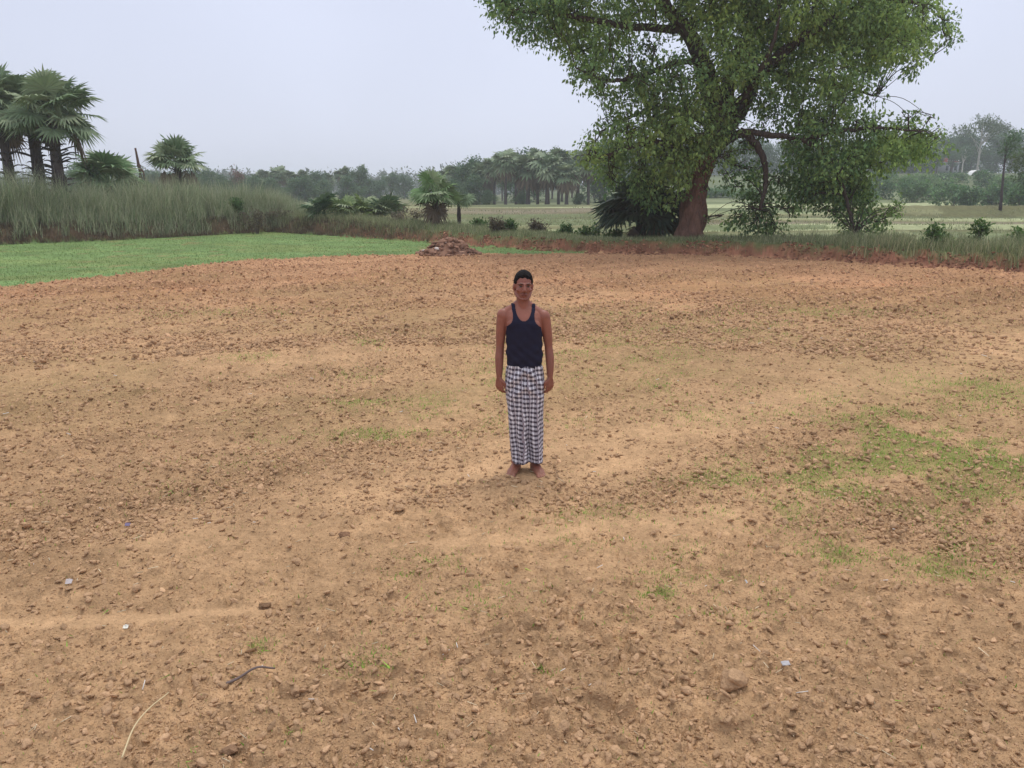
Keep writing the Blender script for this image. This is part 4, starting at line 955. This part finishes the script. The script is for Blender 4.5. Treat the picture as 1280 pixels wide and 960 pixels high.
    feet = (z < .05)[:, None]; skin = np.where(feet, skin*.8+.2*np.array([.30, .18, .11]), skin)
    msk = mat('skin', .5, nscale=60, namt=.06, spec=.45)
    z0 = HT(MAN[0], MAN[1])[0]
    off = np.array([MAN[0], MAN[1], 0])
    pts = HT(MAN[0]+np.array([-.08, .09, -.1, .11]), MAN[1]+np.array([-.02, -.02, -.12, -.12])); z0 = np.mean(pts)
    body = build('person', V, [Q, T], msk, None, skin, True); body.location = (MAN[0]-.012, MAN[1]-.0, z0-.004)
    bpy.data.meshes.remove(me)
    tag(body, 'barefoot man in dark vest and checked cloth standing upright in the ploughed field', 'person')
    # hair: grown from the scalp of the head itself
    AL = [Q, T]
    def region(mask_v, name, m, off_d, col, thick=None):
        f = [a[mask_v[a].all(1)] for a in AL]; u = np.unique(np.concatenate([a.ravel() for a in f])); mp = -np.ones(nv, int); mp[u] = np.arange(len(u))
        P = V[u]+nrm[u]*off_d[u][:, None] if np.ndim(off_d) else V[u]+nrm[u]*off_d
        f = [mp[a] for a in f]
        C = np.broadcast_to(np.asarray(col, float), (nv, 3))[u]
        if thick:                                   # closed shell with an inner face
            e_ = {}
            for a in f:
                k = a.shape[1]
                for i in range(k):
                    for p_, q_ in zip(a[:, i], a[:, (i+1) % k]): e_[(p_, q_)] = 1
            bd = np.array([(p_, q_) for (p_, q_) in e_ if (q_, p_) not in e_])
            n0 = len(P); P = np.concatenate([P, P-nrm[u]*thick]); C = np.concatenate([C, C])
            rim = np.stack([bd[:, 1], bd[:, 0], bd[:, 0]+n0, bd[:, 1]+n0], 1)
            f = [np.concatenate([f[0], f[0][:, ::-1]+n0, rim]), np.concatenate([f[1], f[1][:, ::-1]+n0])]
        return build(name, P, f, m, body, C, True)
    hl = np.interp(y, [-.12, -.075, -.05, -.02, .01, .03, .10], [1.676, 1.674, 1.664, 1.632, 1.588, 1.565, 1.535]) + .004*np.sin(x*160+1)
    hl = hl - .010*np.clip((x+.01)/.06, 0, 1)*(y < -.04) + np.where((y < -.02) & (np.abs(x) > .058), -.022, 0)
    ear = (np.abs(x) > .072) & (y > -.012) & (y < .034) & (z < 1.622)
    hm = (z > hl) & (z > 1.50) & ~ear
    rough = fbm(x*120, z*120+y*90, 71)
    hd = np.clip((z-hl)/.025, 0, 1)*(.005+.006*sm(1.63, 1.70, z)) + .007*rough
    mh = mat('hair', .8, col=(.012,.010,.011), attr=False, spec=.12, bump=(220, .8, .006))
    region(hm, 'hair', mh, hd, (.012,.01,.011), .006)
    # vest
    ax = np.abs(x)
    seg_a = np.array([.184, 1.27]); 
    arm_in = np.interp(z, [.8, 1.0, 1.075, 1.16, 1.24, 1.275, 1.30], [.172, .171, .164, .152, .143, .139, .30])
    torso = ax < arm_in
    armhole = np.interp(z, [1.22, 1.262, 1.285, 1.31, 1.34, 1.37, 1.41, 1.47], [.30, .150, .124, .098, .088, .088, .096, .100])
    front = y < .012
    neckf = ((x/.068)**2 + ((1.455-z)/.133)**2 < 1) & (z > 1.2); neckb = ((x/.066)**2+((1.46-z)/.09)**2 < 1) & (z > 1.3)
    hem = .900 + .014*x/.15
    vm_ = torso & (ax < armhole) & (z > hem) & (z < 1.452) & ~(np.where(front, neckf, neckb))
    fold = .5*np.sin((z*1.0+x*.9)*75+3*fbm(x*8, z*8, 3)) + .5*np.sin((z-x*.7)*55+4*fbm(x*6+3, z*6, 4))
    vd = .004 + .013*sm(1.25, .95, z) + .0042*fold*sm(1.24, 1.02, z) + .0018*fold
    mv = mat('vest_fabric', .85, nscale=40, namt=.10, spec=.15, bump=(300, .25, .002))
    region(vm_, 'vest', mv, vd, np.array([.018, .018, .038]), .004)
    # eyes and brows
    me_ = mat('eye', .2, spec=.5)
    for s in (-1, 1):
        ge = Geo(); ge.add(I2[0]*[.0125,.008,.0052]+[s*.030,-.0765,1.600], None, I2[1], (.26,.20,.17)); ge.add(I2[0]*[.0052,.003,.0050]+[s*.030,-.0835,1.600], None, I2[1], (.012,.008,.006)); ge.obj('eye', me_, body, True)
        ge = Geo(); ge.tube(smooth_path([[s*.013,-.0925,1.6195],[s*.030,-.0945,1.6255],[s*.053,-.0765,1.6195]], 4), [.0022,.0032,.0036,.0038,.0036,.0034,.003,.0026,.0018], 6, (.015,.011,.010)); ge.obj('eyebrow', me_, body, True)
        ge = Geo(); ge.tube(smooth_path([[s*.017,-.0815,1.6045],[s*.030,-.0858,1.6075],[s*.044,-.0775,1.6040]], 4), .0022, 6, (.05,.022,.018)); ge.obj('eyelid', me_, body, True)
    # checked wrap-round cloth
    nu, nvv = 260, 150
    U = np.arange(nu)/nu*2*math.pi; Z = np.linspace(.945, .085, nvv)
    A, ZZ = np.meshgrid(U, Z, indexing='xy')
    hx = np.interp(ZZ, [.08,.25,.45,.60,.75,.86,.92,.95], [.139,.142,.149,.159,.168,.162,.148,.140]); hy = np.interp(ZZ, [.08,.4,.75,.88,.92,.95], [.098,.098,.112,.106,.099,.094])
    cx = np.interp(ZZ, [.08,.5,.9], [.030,.010,.0])
    pw = 2.5; ca, sa = np.cos(A), np.sin(A)
    X = cx+hx*np.sign(ca)*np.abs(ca)**(2/pw); Y = hy*np.sign(sa)*np.abs(sa)**(2/pw)
    dn = sm(.92, .2, ZZ); fr = (sa < 0)
    arc = X-cx
    # soft vertical folds, the deep front fold between the legs and the overlap edge
    fd = .016*np.sin(arc*62+2.2*np.sin(ZZ*5)+1.2)*(.25+.75*dn) + .005*np.sin(arc*118+ZZ*7)*(.3+.7*dn) + .010*(fbm(A*2.5, ZZ*5, 81)-.5)
    drape = .011*np.sin((ZZ*1.0+np.abs(arc)*.9)*48+3*fbm(A*2, ZZ*4, 82))*sm(.55, .8, ZZ)*fr
    mid = cx+.004; groove = np.exp(-((X-mid-.006)/.013)**2)*.032*sm(.45, .10, ZZ)*fr
    lap = .020*sm(.004, -.006, X-mid+.002)*np.exp(-np.maximum(0, mid-X)/.05)*fr*sm(.95, .7, ZZ)
    legs = (.016*np.exp(-((X-mid-.065)/.04)**2)+.016*np.exp(-((X-mid+.06)/.04)**2))*sm(.75, .3, ZZ)*fr
    rad = fd+drape-groove+lap+legs
    ux = np.where(hx > 0, (X-cx)/hx, 0); uy = Y/hy
    X2 = X+ux*rad*.40; Y2 = Y+uy*rad
    hemlift = .016*np.exp(-((X-mid+.01)/.022)**2)*fr + .012*np.sin(arc*30)*.5 + .012*(X > mid)*0 + .012
    kz = sm(.30, .085, ZZ); Z2 = ZZ+kz*hemlift
    # knot bulge at the waist
    kb = np.exp(-(((X-.028)/.030)**2+((ZZ-.905)/.035)**2))*fr; Y2 = Y2-.020*kb
    s_arc = np.concatenate([[0], np.cumsum(np.hypot(np.diff(X[0]), np.diff(Y[0])))]); per = s_arc[-1]+np.hypot(X[0,0]-X[0,-1], Y[0,0]-Y[0,-1])
    per0 = round(per/.0585)*.0585
    UU = np.broadcast_to(s_arc/per*per0, X.shape) + .009*np.cos(arc*62+2.2*np.sin(ZZ*5)+1.2)*(.25+.75*dn) + .010*(X > mid)*fr + .022*(fbm(A*3, ZZ*6, 83)-.5); VV2 = ZZ + .11*(X-mid)*np.where(X > mid, -.25, 1.0)*fr*sm(.2, .7, ZZ) + .030*(fbm(A*2, ZZ*4, 84)-.5)
    P = np.stack([X2, Y2, Z2], 2).reshape(-1, 3); Pin = P-np.stack([ux*.003, uy*.003, 0*ux], 2).reshape(-1, 3)
    i, j = np.meshgrid(np.arange(nvv-1), np.arange(nu), indexing='ij'); i = i.ravel(); j = j.ravel(); j2 = (j+1) % nu
    Qo = np.stack([i*nu+j, (i+1)*nu+j, (i+1)*nu+j2, i*nu+j2], 1); n0 = nu*nvv
    jj = np.arange(nu); b = (nvv-1)*nu; rim = np.stack([b+jj, b+jj+n0, b+(jj+1) % nu+n0, b+(jj+1) % nu], 1)
    # pattern coordinates ride on the cloth; last column repeats, so give it its own verts via loops
    uvv = np.stack([UU.ravel(), VV2.ravel()], 1); uvv = np.concatenate([uvv, uvv])
    ml = bpy.data.materials.new('checked_cloth'); ml.use_nodes = True; t = ml.node_tree; bs = t.nodes['Principled BSDF']; bs.inputs['Roughness'].default_value = .85; bs.inputs['Specular IOR Level'].default_value = .15
    uvn = t.nodes.new('ShaderNodeUVMap'); uvn.uv_map = 'UVMap'; sp = t.nodes.new('ShaderNodeSeparateXYZ'); t.links.new(uvn.outputs[0], sp.inputs[0])
    def mth(op, a, b_=None, c_=None):
        n = t.nodes.new('ShaderNodeMath'); n.operation = op
        for k, v in enumerate((a, b_, c_)):
            if v is None: continue
            if isinstance(v, (int, float)): n.inputs[k].default_value = v
            else: t.links.new(v, n.inputs[k])
        return n.outputs[0]
    def stripe(src, period, width, ph=0.0):
        f_ = mth('FRACT', mth('ADD', mth('DIVIDE', src, period), ph+10)); return mth('LESS_THAN', f_, width)
    def mixc(fac, a, b_):
        n = t.nodes.new('ShaderNodeMix'); n.data_type = 'RGBA'; t.links.new(fac, n.inputs[0])
        for k, v in ((6, a), (7, b_)):
            if isinstance(v, tuple): n.inputs[k].default_value = (*v, 1)
            else: t.links.new(v, n.inputs[k])
        return n.outputs[2]
    vx = stripe(sp.outputs['X'], .0293, .58); c0 = mixc(vx, (.76, .76, .82), (.38, .37, .43)); c0 = mixc(stripe(sp.outputs['X'], .0585, .10, .70), c0, (.27, .22, .26))
    c1 = mixc(vx, (.28, .255, .30), (.062, .052, .070)); c0 = mixc(stripe(sp.outputs['Y'], .039, .48), c0, c1)
    t.links.new(c0, bs.inputs['Base Color'])
    o = build('wrap_cloth', np.concatenate([P, Pin]), [np.concatenate([Qo, Qo[:, ::-1]+n0, rim])], ml, body, None, True, uv=uvv)
    for ob in [body]+list(body.children):            # a little natural asymmetry: head over the left foot, one shoulder lower
        n_v = len(ob.data.vertices); c = np.zeros(n_v*3, np.float32); ob.data.vertices.foreach_get('co', c); c = c.reshape(-1, 3)
        hz = sm(1.40, 1.56, c[:, 2]); c[:, 0] += -.012*sm(.9, 1.5, c[:, 2]) - .006*hz + .05*(c[:, 2]-1.5)*hz; c[:, 2] += -.035*c[:, 0]*sm(.95, 1.3, c[:, 2])*(1-.6*hz)
        t_ = .10*hz; cx_ = c[:, 0]+.018; nx = cx_*np.cos(t_)-c[:, 1]*np.sin(t_); ny = cx_*np.sin(t_)+c[:, 1]*np.cos(t_); c[:, 0] = nx-.018; c[:, 1] = ny
        ob.data.vertices.foreach_set('co', c.ravel()); ob.data.update()
    ul = o.data.uv_layers[0]; lv = np.zeros(len(o.data.loops), np.int32); o.data.loops.foreach_get('vertex_index', lv); uvl = uvv[lv].copy()
    lp = np.arange(len(lv))//4; jcol = (lv % nu).reshape(-1, 4); wrap = (jcol.max(1) == nu-1) & (jcol.min(1) == 0); fix = np.repeat(wrap, 4) & (lv % nu == 0)
    uvl[fix, 0] += per0-UU.min()*0; ul.data.foreach_set('uv', uvl.astype(np.float32).ravel())
person()
# ------------------------------------------------------------------ haze
def haze():
    g = Geo(); box(g, (0, 0, 13), (1960, 1960, 30), (1, 1, 1)); o = g.obj('haze', None)
    m = bpy.data.materials.new('haze_air'); m.use_nodes = True; t = m.node_tree; t.nodes.clear()
    ou = t.nodes.new('ShaderNodeOutputMaterial'); v = t.nodes.new('ShaderNodeVolumePrincipled')
    v.inputs['Color'].default_value = (.86, .92, 1.0, 1); v.inputs['Density'].default_value = .00085; v.inputs['Anisotropy'].default_value = .1
    t.links.new(v.outputs[0], ou.inputs['Volume']); o.data.materials.append(m)
    tag(o, 'pale blue-grey haze filling the air toward the horizon', None, None, 'stuff')
haze()
